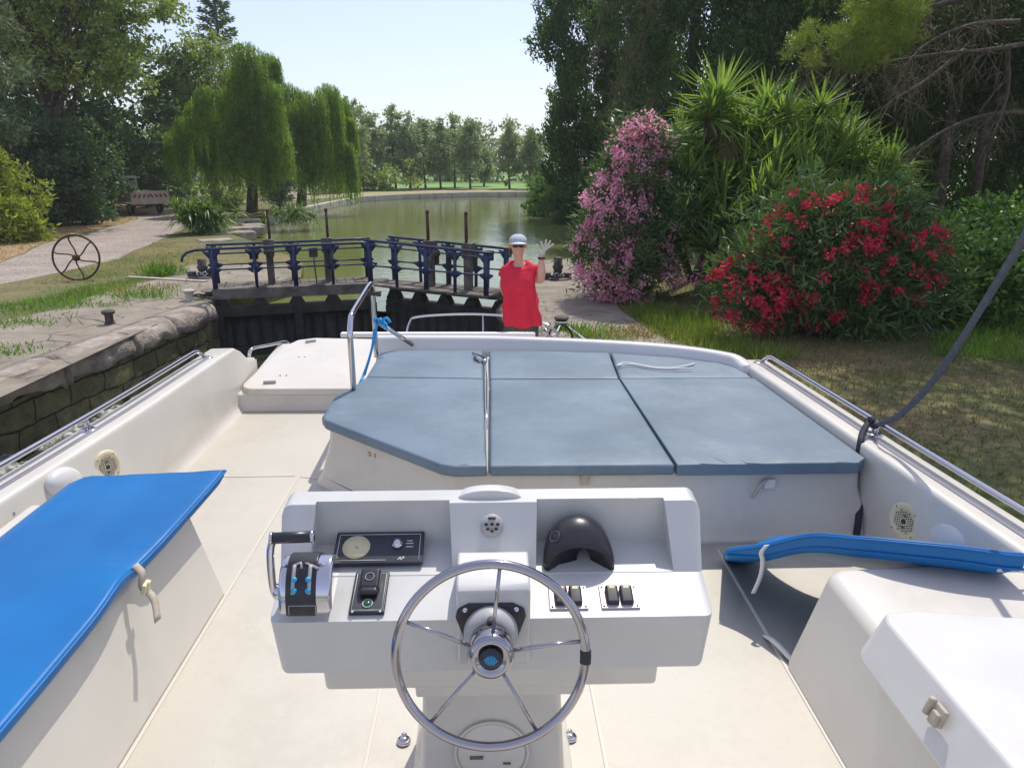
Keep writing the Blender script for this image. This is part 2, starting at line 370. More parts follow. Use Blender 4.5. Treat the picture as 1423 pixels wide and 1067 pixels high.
def leafverts(P, D, Ln, Wd, wide=.45):
    n = len(P); D = unit(D); r = unit(np.cross(D, RNG.normal(size=(n, 3))))
    Ln = np.broadcast_to(np.asarray(Ln, float), (n,))[:, None]; Wd = np.broadcast_to(np.asarray(Wd, float), (n,))[:, None]
    mid = P+D*Ln*wide
    return np.stack([P, mid+r*Wd*.5, P+D*Ln, mid-r*Wd*.5], 1).reshape(-1, 3)
def leafobj(name, P, D, Ln, Wd, mat, parent=None, wide=.45):
    return link(name, quadmesh(name, leafverts(P, D, Ln, Wd, wide), len(P)), mat, parent, smooth=False)
def clumps(blobs, n, inner=.55):
    """clump centres in the outer part of ellipsoids, volume-weighted"""
    B = np.array(blobs, float); w = B[:, 3]*B[:, 4]*B[:, 5]; w = w**.8; idx = RNG.choice(len(B), n, p=w/w.sum()); b = B[idx]
    d = unit(RNG.normal(size=(n, 3))); rad = (inner**3+(1-inner**3)*RNG.random(n))**(1/3)
    rad = rad*(1+.10*RNG.normal(size=n))
    return b[:, :3]+d*rad[:, None]*b[:, 3:6], d
def foliage(blobs, ncl, per, cr, Ln, Wd, inner=.5, down=.25, spread=1.0):
    c, d = clumps(blobs, ncl, inner); crr = cr*(.5+RNG.random(ncl))
    P = np.repeat(c, per, 0)+RNG.normal(size=(ncl*per, 3))*np.repeat(crr, per)[:, None]*np.array([.55, .55, .4])
    D = np.repeat(d, per, 0)*.6+RNG.normal(size=(ncl*per, 3))*spread+np.array([0, 0, -down])
    k = .6+.8*RNG.random(ncl*per)
    return c, P, D, Ln*k, Wd*k
def limbs(mb, base, top, r0, targets, nb=14, r1=.04, lean=(0, 0)):
    """trunk with limbs to some of the clump centres"""
    base = Vector(base); top = Vector(top); k = 9; tr = []
    for i in range(k+1):
        t = i/k; w = noise.noise_vector(Vector((base.x+i*.7, base.y, 3)))*.12*(top-base).length*.35*t
        tr.append(base.lerp(top, t)+Vector((w.x, w.y, 0)))
    mb.tube(tr, [r0*(1.35-.35*min(1, t*5) if t < .2 else 1)*(1-.75*t) for t in [i/k for i in range(k+1)]], 9)
    if len(targets) == 0: return
    for j in RNG.choice(len(targets), min(nb, len(targets)), replace=False):
        e = Vector(targets[j]); t = .3+.6*random.random(); s = tr[int(t*k)]
        if e.z < s.z-1.5: s = tr[max(1, int(.3*k))]
        m = s.lerp(e, .5)+Vector((random.uniform(-.2, .2), random.uniform(-.2, .2), random.uniform(.1, .5)))*(e-s).length*.25
        mb.tube(smoothpath([s, m, e], 5), [r0*.32*(1-.9*q/10)+.008 for q in range(11)], 6)
def tree(name, label, cat, base, h, r0, blobs, ncl, per, cr, Ln, Wd, lm, group=None, nb=14, inner=.5, down=.25, bark='bark', trunk=True):
    t = thing(name, label, cat, base, group)
    c, P, D, l, w = foliage(blobs, ncl, per, cr, Ln, Wd, inner, down)
    if trunk:
        mb = MB(); limbs(mb, base, (base[0]+random.uniform(-.3, .3), base[1], base[2]+h), r0, c, nb); mb.build('trunk', bark, t)
    leafobj('crown', P, D, l, w, lm, t)
    return t

# ------------------------------------------------------------------ the ground, water and paths
LE = [(-5.3, -14), (-5.75, -4), (-5.85, 2), (-5.8, 5.5), (-5.6, 8.0), (-5.2, 10.2), (-4.88, 12.9)]           # left lip of the lock
RE = [(.17, 12.75), (.45, 11.3), (1.0, 9.5), (1.6, 8), (2.15, 6.5), (2.55, 5), (2.8, 3), (2.9, 0), (2.6, -14)]  # right lip
PL = [(-4.9, 13.6), (-4.5, 14.7), (-4.1, 16), (-4.6, 18.5), (-6.6, 22), (-9.2, 26.3), (-9.8, 29.5), (-10.2, 33), (-9.9, 37), (-9.5, 44), (-8.9, 51.8), (-6.4, 55.6), (-1.8, 58.7), (4.5, 60)]
PR = [(4.2, 45), (2.9, 38), (4.6, 32), (5.2, 25), (4.0, 19.4), (2.2, 18.7), (1.2, 18.7), (.6, 15.5), (.3, 13.6)]
def wob(pts, step=.5, amp=.1, closed=False, sd=0):
    out = []; n = len(pts)
    for i in range(n if closed else n-1):
        a = Vector((*pts[i][:2], 0)); b = Vector((*pts[(i+1) % n][:2], 0)); k = max(1, int((b-a).length/step))
        for j in range(k):
            p = a.lerp(b, j/k); w = noise.noise_vector(Vector((p.x*.9+sd, p.y*.9, sd)))*amp+noise.noise_vector(Vector((p.x*3+sd, p.y*3, sd)))*amp*.4
            out.append((p.x+w.x, p.y+w.y))
    if not closed: out.append(tuple(pts[-1][:2]))
    return out
hole = [(x-.28, y) for x, y in LE]+wob(PL, 1.5, .15)+wob(PR, 1.5, .15, sd=4)+[(x+.28, y) for x, y in RE]
def sheet(name, loops, z, mat, kind='structure'):
    b = bmesh.new(); ed = []
    for lp in loops:
        vs = [b.verts.new((x, y, z)) for x, y in lp]
        ed += [b.edges.new((vs[i], vs[(i+1) % len(vs)])) for i in range(len(vs))]
    bmesh.ops.triangle_fill(b, use_beauty=True, edges=ed)
    bmesh.ops.recalc_face_normals(b, faces=b.faces)
    for f in b.faces:
        if f.normal.z < 0: f.normal_flip()
    me = bpy.data.meshes.new(name); b.to_mesh(me); b.free()
    return tag(link(name, me, mat, smooth=False), kind=kind)
sheet('ground', [[(-900, -300), (900, -300), (900, 1500), (-900, 1500)], hole], 0, 'ground')
# banks under the ground's edge, down into the water
def skirt(name, line, z0, z1, mat):
    mb = MB(); mb.loft([[(x, y, z0) for x, y in line], [(x, y, z1) for x, y in line]], False, False)
    return tag(mb.build(name, mat), kind='structure')
skirt('pond_bank', wob(PL, 1.5, .15)+wob(PR, 1.5, .15, sd=4), 0, -1.4, 'ground')
sheet('pond_water', [[(-14, 14.0)]+[(-14, 64), (8, 64), (8, 12.9), (.2, 12.9), (-.6, 13.3), (-2.2, 13.95), (-3.6, 13.7), (-4.9, 13.3)]], -.35, 'pond')
tag(bpy.data.objects['pond_water'], kind='structure')
sheet('lock_water', [[(-6.6, -14), (4, -14), (4, 12.9), (.2, 12.9), (-.6, 13.25), (-2.2, 13.9), (-3.6, 13.65), (-6.6, 13.2)]], -.87, 'lockwater')
sheet('lock_floor', [[(-8, -16), (5, -16), (5, 64), (-16, 64)]], -2.6, 'wetwood')
# churned water at the foot of the left wall
g = bmesh.new(); bmesh.ops.create_grid(g, x_segments=50, y_segments=200, size=.5)
for v in g.verts:
    X = -5.9+(v.co.x+.5)*1.5; Y = 3.5+(v.co.y+.5)*7.5
    e = min(1, (.5-abs(v.co.x))*6)*min(1, (.5-abs(v.co.y))*5)
    v.co = Vector((X, Y, -.872+.10*e*max(0, noise.fractal(Vector((X*2.4, Y*2.4, 0)), .8, 2.2, 5)+.15)))
me = bpy.data.meshes.new('foam'); g.to_mesh(me); g.free(); tag(link('water_foam', me, 'foam'), kind='stuff')

# path, stone aprons, dry verge (thin sheets, each above the last)
def P2(pts, z=0): return [tuple(at(u, v, z=z)[:2]) for u, v in pts]
path = P2([(250, 298), (255, 318), (225, 333), (160, 360), (90, 378), (0, 396)])+[(-12.5, 9), (-16, 0), (-24, 0), (-19, 14)]+P2([(0, 366), (60, 340), (130, 323), (190, 305), (200, 298)])+[(-17.4, 44), (-16, 60), (-13.5, 60), (-14.8, 44)]
sheet('gravel_path', [wob(path, .6, .16, True)], .004, 'gravel')
verge = P2([(0, 364), (60, 338), (130, 321), (190, 304), (190, 298), (130, 312), (60, 322), (0, 338)])
M['verge'] = pm('dry_leaf_litter', (.26, .165, .08), (.40, .27, .14), 2.5, .95, bump=.8, bscale=30, bdist=.03)
sheet('leaf_litter', [wob([(-25, 12)]+verge[:5]+[(-17.5, 46), (-21, 46)]+[(-30, 20)], .6, .2, True)], .0025, 'verge')
# left quay: slabs between lock lip and lawn
lq = P2([(233, 387), (194, 394), (155, 403), (80, 432), (0, 447)])
sheet('left_quay_paving', [wob([(-4.93, 13.4), (-4.55, 14.7), (-4.2, 16), (-4.6, 17.6)]+P2([(300, 366), (262, 369), (233, 380)])+lq+[(-8.6, 8), (-9, 2), (-9, -14)], .5, .13, True)+[(-5.68, -14), (-6.13, -4), (-6.23, 2), (-6.18, 5.5), (-5.98, 8.0), (-5.56, 10.2), (-5.24, 12.9)]], .008, 'quay')
rq = P2([(796, 359), (830, 395), (860, 430), (900, 460), (960, 487), (1000, 500)])
sheet('right_quay_paving', [wob([(.35, 12.9), (.75, 15.5), (1.3, 18.5)], .5, .05)+wob(rq+[(3.5, 5.5), (3.6, 0), (3.4, -14)], .5, .14)+[(2.85, -14), (3.15, 0), (3.05, 3), (2.8, 5), (2.4, 6.5), (1.85, 8), (1.25, 9.5), (.7, 11.3)]], .008, 'quay')
# far fields
M['field'] = pm('crop_rows', (.13, .24, .04), (.20, .33, .07), .25, .9)
M['straw'] = pm('mown_verge', (.30, .26, .12), (.36, .32, .16), .3, .9)
sheet('straw_verge', [[(-13, 46), (-9.4, 52.5), (-6.7, 56.6), (-2, 59.8), (5, 61.2), (5, 64), (-3, 63), (-9, 60), (-14, 54)]], .004, 'straw')
sheet('green_field', [[(-60, 75), (-8, 66), (60, 66), (90, 300), (-200, 300)]], .006, 'field')

# lock walls with big worn coping blocks
def lockwall(name, label, line, side, z0=-2.4):
    t = thing(name, label, 'stone wall', (line[0][0], line[0][1], 0))
    P = [Vector((x, y, 0)) for x, y in wob(line, .25, .02)]; acc = 0; b = bmesh.new(); uvl = b.loops.layers.uv.new('UVMap'); rows = []
    zs = [z0+(-.26-z0)*k/12 for k in range(13)]
    for i, p in enumerate(P):
        if i: acc += (p-P[i-1]).length
        d = (P[min(i+1, len(P)-1)]-P[max(i-1, 0)]).normalized(); nrm = Vector((d.y, -d.x, 0))*side
        row = []
        for z in zs:
            w = noise.fractal(Vector((p.x*2.5, p.y*2.5, z*3)), .8, 2, 4)*.05
            row.append((b.verts.new((p.x+nrm.x*(.04+w), p.y+nrm.y*(.04+w), z)), acc, z))
        rows.append(row)
    for a, c in zip(rows[:-1], rows[1:]):
        for k in range(12):
            q = [a[k], c[k], c[k+1], a[k+1]]; f = b.faces.new([x[0] for x in q])
            for lp, x in zip(f.loops, q): lp[uvl].uv = (x[1], x[2])
    me = bpy.data.meshes.new('masonry'); b.to_mesh(me); b.free(); link('masonry', me, 'wall', t)
    # coping blocks
    mb = MB(); i = 0; rnd = random.Random(5)
    while i < len(P)-2:
        j = min(len(P)-1, i+rnd.choice([3, 4, 5, 6])); a, c = P[i], P[j]; n = max(3, (j-i)*3); h0 = rnd.uniform(.005, .035); rings = []
        gap = .015
        for k in range(n+1):
            s = k/n; q = a.lerp(c, s); d = (c-a).normalized(); nr = Vector((d.y, -d.x, 0))*side; q = q+d*(gap if k == 0 else -gap if k == n else 0)
            e = .85 if k in (0, n) else 1
            prof = [(.42, .012), (.20, .022), (.06, .015), (-.03, -.015), (-.085, -.08), (-.10, -.17), (-.09, -.26), (-.02, -.31), (.2, -.31)]
            r = []
            for o_, z in prof:
                w = noise.fractal(Vector((q.x*2.2+o_*2, q.y*2.2, z*4+i)), .7, 2.1, 4)*.065*(1 if o_ < .3 else .3)
                r.append(q-nr*(-(-o_))*1.0+nr*(w if o_ < .1 else 0)*-1+Vector((0, 0, z*(.97 if e == 1 else 1.1)+w*.7*(o_ < .2)+h0*(o_ < .4)-(1-e)*.12*(o_ < .1))))
            rings.append(r)
        mb.loft(rings); i = j
    mb.build('coping', 'coping', t)
    return t
def lw_side(line, side, *a): return lockwall(*a, line, side)
lockwall('lock_wall', 'long mossy stone lock wall left of the boat, worn rounded coping blocks on top', LE, 1)
lockwall('lock_wall', 'stone lock wall right of the boat, below the person waving', RE, 1)
# short return walls beside the gate
def retwall(label, x, y0, y1):
    t = MB(); t.box((x, (y0+y1)/2, -1.2), (.5, y1-y0, 2.42), (0, 0, .02)); o = t.build('quay_corner', 'wall' if x > 0 else 'wall', bevel=.03)
    tag(o, label, 'stone wall'); return o
retwall('stone quay corner under the heel of the left gate leaf', -5.13, 12.6, 14.6)
retwall('pale stone quay corner behind the person, under the right gate leaf', .45, 12.3, 14.0)
# kerb along the pond's left and far bank
t = MB(); ks = wob([(-9.6, 33.5)]+PL[8:], 1.2, .05)
for a, b2 in zip(ks[:-1], ks[1:]):
    d = Vector((b2[0]-a[0], b2[1]-a[1], 0)); c = ((a[0]+b2[0])/2-.12, (a[1]+b2[1])/2, -.12)
    t.box((c[0], c[1], c[2]-.05), (d.length*.98, .36, .38), (0, 0, math.atan2(d.y, d.x)))
tag(t.build('pond_kerb', 'concrete', bevel=.03), 'pale stone kerb running along the far bank of the pond', 'kerb')
for lab, (u, v, s, r) in zip(('flat stone on the grassy bank nearest the pond corner', 'long flat stone on the bank right of the strap leaved clump', 'flat stone on the near bank just above the gate rails', 'flat pale stone behind the other bank stones, by the willow', 'small flat stone at the water edge under the low strap leaved clump'), [(322, 326, 1.5, .5), (340, 319, 1.3, .55), (300, 337, 1.0, .6), (345, 308, 1.0, .3), (352, 315, .8, .5)]):
    t = MB(); p = at(u, v, z=-.05); t.box((p.x, p.y, -.1), (s, .7, .3), (0, 0, r)); tag(t.build('bank_stone', 'coping', bevel=.06), lab, 'stone slab', 'flat stones edging the pond bank')

# ------------------------------------------------------------------ the boat
boat = thing('canal_boat', 'cream white cruiser with open upper deck, chrome rails and helm, in the lock', 'boat', (0, 0, -.87))
FZ = .75
# hull below, foredeck low at the bow
hl = [(-1.96, -4.5), (-1.98, 2), (-1.93, 4), (-1.85, 5.2), (-1.6, 6.3), (-1.25, 7.2), (-.8, 7.9), (-.3, 8.35), (-.05, 8.4), (.25, 8.3), (.7, 7.9), (1.1, 7.2), (1.45, 6.3), (1.7, 5.2), (1.82, 4), (1.88, 2), (1.88, -4.5)]
mb = MB(); n = len(hl)
mb.loft([[(x*.93, y*.985, -1.4) for x, y in hl], [(x, y, -.5) for x, y in hl], [(x, y, -.02) for x, y in hl]])
mb.build('hull', 'gel', boat, bevel=.03)
mb = MB(); mb.prism([(x*.97, min(y, 8.3)*.99) for x, y in hl if y > 4.5], -.018, .0); mb.build('foredeck', 'deck', boat)
cab = [(-1.90, -4.5), (-1.90, 4), (-1.80, 5.05), (-1.45, 5.6), (1.1, 5.35), (1.58, 4.95), (1.74, 4), (1.80, 2), (1.80, -4.5)]
mb = MB(); mb.loft([[(x, y+(.35 if y > 5 else 0), -.018) for x, y in cab], [(x, y, .70) for x, y in cab]]); mb.build('cabin', 'gel', boat, bevel=.05)
# upper deck floor
mb = MB(); mb.box((-.03, .1, FZ-.03), (3.60, 9.9, .06)); mb.build('floor', 'deck', boat)
mb = MB()
for x, y0, y1 in [(-1.062, -3, 3.72), (-.372, .2, 2.95), (.316, .2, 2.95), (.99, -3, 2.9)]: mb.box((x, (y0+y1)/2, FZ+.0015), (.013, y1-y0, .004))
mb.box((-1.42, 3.755, FZ+.0015), (.68, .013, .004)); mb.box((-1.0, 3.73, FZ+.0015), (.10, .013, .004), (0, 0, -.25))
mb.build('floor_seam', 'seam', boat, bevel=.002)
# bulwarks: swept section from stern to shoulder
def interp(tab, y):
    for (a, p), (b_, q) in zip(tab[:-1], tab[1:]):
        if y <= b_: return p+(q-p)*(y-a)/(b_-a)
    return tab[-1][1]
XL = [(-4.6, -1.86), (2.5, -1.858), (3.14, -1.818), (3.65, -1.79), (4.95, -1.753)]
XRr = [(-4.6, 1.79), (1.6, 1.755), (2.1, 1.733), (3.0, 1.676), (4.0, 1.625), (4.50, 1.595)]
def bulwark(name, tab, s, y1):
    mb = MB(); rings = []
    for k in range(41):
        y = -4.6+(y1+4.6)*k/40; xi = abs(interp(tab, y)); w = .165; fl = 1.738 if s < 0 else min(1.70, xi-.01)
        pr = [(xi+w+.025, .62), (xi+w+.02, 1.0), (xi+w+.016, 1.145), (xi+w+.010, 1.158), (xi+w-.002, 1.167), (xi+w-.02, 1.170), (xi+.03, 1.173), (xi+.010, 1.172), (xi+.001, 1.166), (xi-.004, 1.155), (xi-.007, 1.135), ((xi+fl)/2-.004, 1.0), (fl+.002, FZ+.08), (fl, FZ+.04), (fl-.02, FZ+.012), (fl-.05, FZ-.01), (fl, FZ-.06)]
        rings.append([(s*x, y, z) for x, z in pr])
    if s < 0:   # falls away at the shoulder
        for dy, dz in ((.10, -.045), (.22, -.13), (.36, -.16)):
            rings.append([(x+.03*dy, yy+dy, max(z+dz if z > 1 else z, .55)) for x, yy, z in [(q[0], y1, q[2]) for q in rings[40]]])
    mb.loft(rings); return sharp(mb.build(name, 'gel', boat), 50)
bulwark('bulwark', XL, -1, 4.95); bulwark('bulwark', XRr, 1, 4.55)
for s, tab, y1 in ((-1, XL, 4.72), (1, XRr, 4.50)):
    mb = MB(); rings = []
    for k in range(41):
        y = -4.5+(y1+4.5)*k/40; xi = abs(interp(tab, y))+.066
        rings.append([(s*(xi+a), y, z) for a, z in ((0, 1.168), (.004, 1.176), (.026, 1.176), (.03, 1.168))])
    mb.loft(rings); mb.build('rubber_strip', 'stripe', boat)
    # rail on stanchions
    rp = []
    for k in range(24):
        y = -4.3+(y1-.12+4.3)*k/23; rp.append((s*(abs(interp(tab, y))+.125), y, 1.232))
    e = rp[-1]; rp += [(e[0], e[1]+.06, 1.222), (e[0]-s*.012, e[1]+.10, 1.195), (e[0]-s*.02, e[1]+.115, 1.165)]
    mb = MB(); mb.tube(rp, .0135, 12); rail = mb.build('side_rail', 'chrome', boat)
    for y in ((3.36, 1.5, -1.0) if s < 0 else (3.20, 1.2, -1.0)):
        x = s*(abs(interp(tab, y))+.115); mb = MB()
        mb.lathe([(.040, 1.168), (.040, 1.174), (.03, 1.179), (.012, 1.181)], (x, y, 0), (0, 0, 1), 20)
        mb.tube([(x, y-.016, 1.178), (x+s*.008, y-.016, 1.228)], .0075, 10); mb.tube([(x, y+.016, 1.178), (x+s*.008, y+.016, 1.228)], .0075, 10)
        mb.build('stanchion', 'chrome', rail)
    x = s*(abs(interp(tab, y1))+.085); mb = MB(); mb.lathe([(.034, 1.168), (.034, 1.174), (.02, 1.18)], (x, y1-.02, 0), (0, 0, 1), 18); mb.build('rail_foot', 'chrome', rail)
# coaming round the front of the sun pads
fr = smoothpath([(x, y, 0) for x, y in [(1.64, 4.42), (1.58, 4.62), (1.30, 4.85), (.84, 5.02), (.1, 5.17), (-.45, 5.21), (-.70, 5.22), (-.83, 5.22)]], 5)
mb = MB(); rings = []
for i, p in enumerate(fr):
    d = (fr[min(i+1, len(fr)-1)]-fr[max(i-1, 0)]).normalized(); nr = Vector((-d.y, d.x, 0))  # inward
    if nr.y > 0: nr = -nr
    z = 1.198 if i > 5 else 1.172+.026*i/5
    rings.append([p-nr*.05+Vector((0, 0, .6)), p-nr*.02+Vector((0, 0, z-.04)), p-nr*.005+Vector((0, 0, z-.012)), p+nr*.012+Vector((0, 0, z)), p+nr*.05+Vector((0, 0, z)), p+nr*.068+Vector((0, 0, z-.008)), p+nr*.078+Vector((0, 0, z-.028)), p+nr*.10+Vector((0, 0, .75)), p+nr*.10+Vector((0, 0, .6))])
mb.loft(rings); mb.build('front_coaming', 'gelwhite', boat)
# deck forward of the footwell and the raised hatch lid at the left
mb = MB(); mb.prism([(4.80, .62), (4.865, .76), (4.88, .855), (4.90, .868), (5.35, .895), (6.0, .95), (6.0, .62)], -1.76, -.86, 'x'); mb.build('hatch_base', 'gel', boat, bevel=.012)
def quadlid(pts, th):
    lo = [(x, y, z-th) for x, y, z in pts]; return [lo, pts]
lid = [(-1.735, 4.98, .912), (-1.715, 4.92, .905), (-1.665, 4.885, .902), (-.86, 4.87, .902), (-.86, 5.93, 1.00), (-1.45, 5.97, 1.005), (-1.58, 5.92, 1.0), (-1.66, 5.75, .985)]
mb = MB(); mb.loft(quadlid(lid, .05)); ld = mb.build('hatch_lid', 'hatch', boat, bevel=.014, segs=3)
def onlid(u, v):
    d = ray(u, v); o = Vector((0, 0, CH)); p0 = Vector((-1.2, 4.88, .900)); nn = Vector((0, -.092, 1)).normalized()
    return o+d*((p0-o).dot(nn)/d.dot(nn))
tl = math.atan(.092)
for (u, v, r) in ((375, 533, .12), (432, 476, .5)):
    p = onlid(u, v); mb = MB(); mb.box(p+Vector((0, 0, .012)), (.085, .022, .022), (tl, 0, r)); mb.build('lid_catch', 'greyplastic', ld, bevel=.004)
for (u, v) in ((391, 524), (417, 498)):
    p = onlid(u, v)
    for a in (-1, 1):
        for b in (-1, 1): mb = MB(); mb.ell(p+Vector((a*.022+b*.008, b*.022, .001+b*.005)), (.007, .007, .004), 8, 4); mb.build('lid_screw', 'strapgrey', ld)
# outer side decks' little grab loops at the shoulder
mb = MB(); mb.tube(smoothpath([tuple(at(u, v, Y=Y)) for u, v, Y in ((346, 500, 5.35), (347, 490, 5.35), (352, 484, 5.4), (372, 480, 5.7), (398, 475, 6.1), (402, 482, 6.12))], 5), .0125, 10); mb.build('shoulder_rail', 'chrome', boat)
# sun-pad plinth
pl = [(-.02, 3.03), (-.20, 3.04), (-.86, 3.66), (-.86, 4.12), (-.80, 4.2), (-.80, 5.1), (.1, 5.06), (.82, 4.93), (1.50, 4.62), (1.66, 4.4), (1.655, 3.02), (.4, 3.02)]
cen = Vector((.3, 4.0))
mb = MB(); mb.loft([[(cen.x+(x-cen.x)*k, cen.y+(y-cen.y)*(k if y < 4 else 1), z) for x, y in pl] for z, k in ((FZ-.02, 1.075), (FZ+.02, 1.065), (FZ+.05, 1.045), (.98, 1.0), (1.075, .995))]); mb.build('sun_pad_plinth', 'gel', boat, bevel=.03, segs=3)
mb = MB(); mb.box((.405, 3.012, 1.045), (.038, .02, .05)); mb.build('snap_tag', 'tan', boat, bevel=.003)
mb = MB(); mb.box((-.60, 3.36, 1.035), (.02, .012, .022), (0, 0, -.8)); mb.box((-.57, 3.335, 1.035), (.010, .01, .022), (0, 0, -.8)); mb.build('deck_snap', 'tan', boat, bevel=.003)
mb = MB(); mb.box((1.232, 3.006, 1.017), (.05, .014, .045)); mb.build('snap_plate', 'gelwhite', boat, bevel=.003)
mb = MB(); mb.tube(smoothpath([(1.215, 2.998, 1.04), (1.185, 2.985, 1.02), (1.165, 2.985, .985), (1.155, 2.99, .955)], 4), [.009]*12+[.003], 6); mb.build('loose_tie', 'greyplastic', boat)

# side lockers that carry the seats
def locker(name, pts, z1, batter, parent=boat, z0=FZ-.02):
    mb = MB(); c = Vector((sum(p[0] for p in pts)/len(pts), sum(p[1] for p in pts)/len(pts)))
    mb.loft([[(x-b_[0], y-b_[1], z) for (x, y), b_ in zip(pts, [(bx*q, by*q) for bx, by in batter])] for z, q in ((z0, 0), (z1, 1))])
    return mb.build(name, 'gel', parent, bevel=.035, segs=4)
locker('left_seat_locker', [(-1.062, -3), (-1.062, 2.60), (-1.10, 2.665), (-1.80, 2.70), (-1.80, -3)], 1.13, [(.10, 0), (.10, .02), (.11, .03), (0, .03), (0, 0)])
locker('right_seat_locker', [(.985, -3), (.985, 2.10), (1.01, 2.16), (1.74, 2.20), (1.74, -3)], 1.12, [(-.10, 0), (-.10, .02), (-.11, .03), (0, .03), (0, 0)])
for nm in ('left_seat_locker', 'right_seat_locker'): bpy.data.objects[nm].name = 'seat_locker'
mb = MB(); mb.loft([[(x, y, z) for x, y in ((x0, -3), (x0, 1.69), (x0+.02, 1.735), (x0+.10, 1.742), (1.735, 1.655), (1.735, -3))] for z, x0 in ((1.09, .995), (1.10, 1.0), (1.215, 1.055))])
rl = mb.build('locker_lid', 'gelwhite', boat, bevel=.022, segs=4)
mb = MB(); p = at(1297, 993, z=1.17); px = 1.02; mb.box((px, p.y, 1.178), (.012, .062, .045), (0, .3, 0)); mb.box((px-.008, p.y+.014, 1.184), (.018, .014, .046), (0, .3, 0)); mb.box((px-.006, p.y-.012, 1.17), (.022, .026, .034), (0, .3, 0)); mb.build('lid_latch', 'tan', rl, bevel=.004)
# fairings moulded on the bulwark, speakers, hook
for s, c in ((-1, (-1.815, 2.93, 1.09)), (1, (1.725, 2.46, 1.03))):
    mb = MB(); mb.ell(c, (.045, .12, .07), 28, 16, (-.35, 0, 0)); mb.build('moulded_fairing', 'gelwhite', boat)
def speaker(x, y, z, s, tilt):
    sp = MB(); sp.lathe([(.001, -.004), (.078, -.004), (.080, .004), (.074, .010), (.056, .012), (.052, .008), (.02, .009), (.001, .010)], (x, y, z), (-s, -.30, tilt), 36); sp = sp.build('speaker', 'speaker', boat)
    q = Vector((-s, -.30, tilt)).normalized().to_track_quat('Z', 'Y'); mb = MB(); o = Vector((x, y, z))
    for r in range(-4, 5):
        for c in range(-4, 5):
            a, b = r*.0105, (c+.5*(r % 2))*.0105
            if .013 < math.hypot(a, b) < .048: mb.ell(o+q @ Vector((a, b, .0095)), (.0034, .0034, .0025), 6, 4)
    mb.build('grille_holes', 'blackmatt', sp)
    mb = MB(); mb.lathe([(.001, .008), (.012, .008), (.010, .014), (.001, .015)], o, q @ Vector((0, 0, 1)), 16)
    mb.box(o+q @ Vector((0, .024, .0105)), (.004, .016, .004)); mb.box(o+q @ Vector((0, -.024, .0105)), (.004, .016, .004))
    mb.build('speaker_badge', 'panel', sp)
    for a in (.8, 2.35, 3.95, 5.5): mb = MB(); mb.ell(o+q @ Vector((.068*math.cos(a), .068*math.sin(a), .010)), (.004, .004, .003), 8, 4); mb.build('speaker_screw', 'panel', sp)
speaker(-1.783, 3.21, 1.045, -1, .10); speaker(1.684, 2.695, .985, 1, .06)
mb = MB(); mb.ell((-1.845, 2.62, 1.10), (.016, .016, .016), 12, 8); mb.tube([(-1.845, 2.62, 1.10), (-1.84, 2.615, 1.04)], .003, 6); mb.build('wall_hook', 'chrome', boat)
mb = MB(); mb.box((1.70, 2.03, 1.09), (.03, .05, .05), (0, 0, .3)); mb.build('wall_bracket', 'greyplastic', boat, bevel=.005)
# inverted-U handrail at the companionway, with strut
mb = MB(); mb.tube(smoothpath([(-.80, 4.10, 1.12), (-.80, 4.10, 1.3), (-.80, 4.10, 1.46), (-.80, 4.15, 1.535), (-.80, 4.22, 1.56), (-.80, 4.6, 1.595), (-.80, 4.88, 1.615), (-.80, 4.95, 1.59), (-.80, 4.975, 1.52), (-.80, 4.97, 1.3), (-.80, 4.97, 1.1)], 4), .0165, 14)
hr = mb.build('hand_rail', 'chrome', boat)
mb = MB(); mb.tube([(-.80, 4.97, 1.36), (-.56, 5.10, 1.15)], .0155, 12); mb.build('strut', 'chrome', hr)
mb = MB()
mb.box((-.80, 4.95, 1.545), (.075, .05, .028), (0, .1, .3)); mb.tube([(-.84, 4.94, 1.55), (-.74, 4.96, 1.55)], .008, 8); mb.box((-.76, 4.97, 1.53), (.03, .03, .02))
mb.build('rail_clamp', 'darkiron', hr, bevel=.004)
# bow pulpit
mb = MB()
pp = smoothpath([(-1.72, 5.7, .02), (-1.68, 5.8, .55), (-1.60, 6.0, .62), (-1.35, 6.9, .66)], 4)
mb.tube(smoothpath([(-.98, 7.82, .02), (-.94, 7.88, .5), (-.90, 7.95, .70), (-.80, 8.0, .755), (-.3, 8.08, .765), (.15, 8.0, .76), (.45, 7.9, .73), (.66, 7.78, .66), (.72, 7.7, .5), (.73, 7.65, .02)], 5), .0125, 10)
mb.tube([(-.10, 8.06, .02), (-.10, 8.06, .76)], .010, 8)
mb.tube(smoothpath([(.50, 7.86, .72), (.60, 7.6, .60), (.62, 7.5, .02)], 5), .010, 8)
mb.build('bow_pulpit', 'chrome', boat)

# ------------------------------------------------------------------ helm console
CW = .492
mb = MB()
prof = [(1.452, 1.27), (1.436, 1.416), (1.5587, 1.455), (1.655, 1.597), (1.715, 1.604), (1.735, 1.28)]
xs = [-.505, -.500, .496, .501]
rings = []
for x, k in ((-1, 0), (1, 0)):
    pass
def cons_ring(x, k):
    return [(x*(1.0+ .035*(z-1.30)/.3), y, z) for y, z in prof]
cy0 = sum(q[0] for q in prof)/6; cz0 = sum(q[1] for q in prof)/6
def cons_end(x, ins): return [(xx, cy0+(y-cy0)*(1-ins/.14), cz0+(z-cz0)*(1-ins/.15)) for xx, y, z in cons_ring(x, 0)]
re_ = .022; ends = [(re_*(1-math.sin(a)), re_*(1-math.cos(a))) for a in (0, .39, .78, 1.18, 1.5708)]   # (in from the end, shrink)
ends = [(q[0], re_*(1-math.sqrt(max(0, 1-((re_-q[0])/re_)**2)))) for q in [(re_*t_/5,) for t_ in range(6)]]
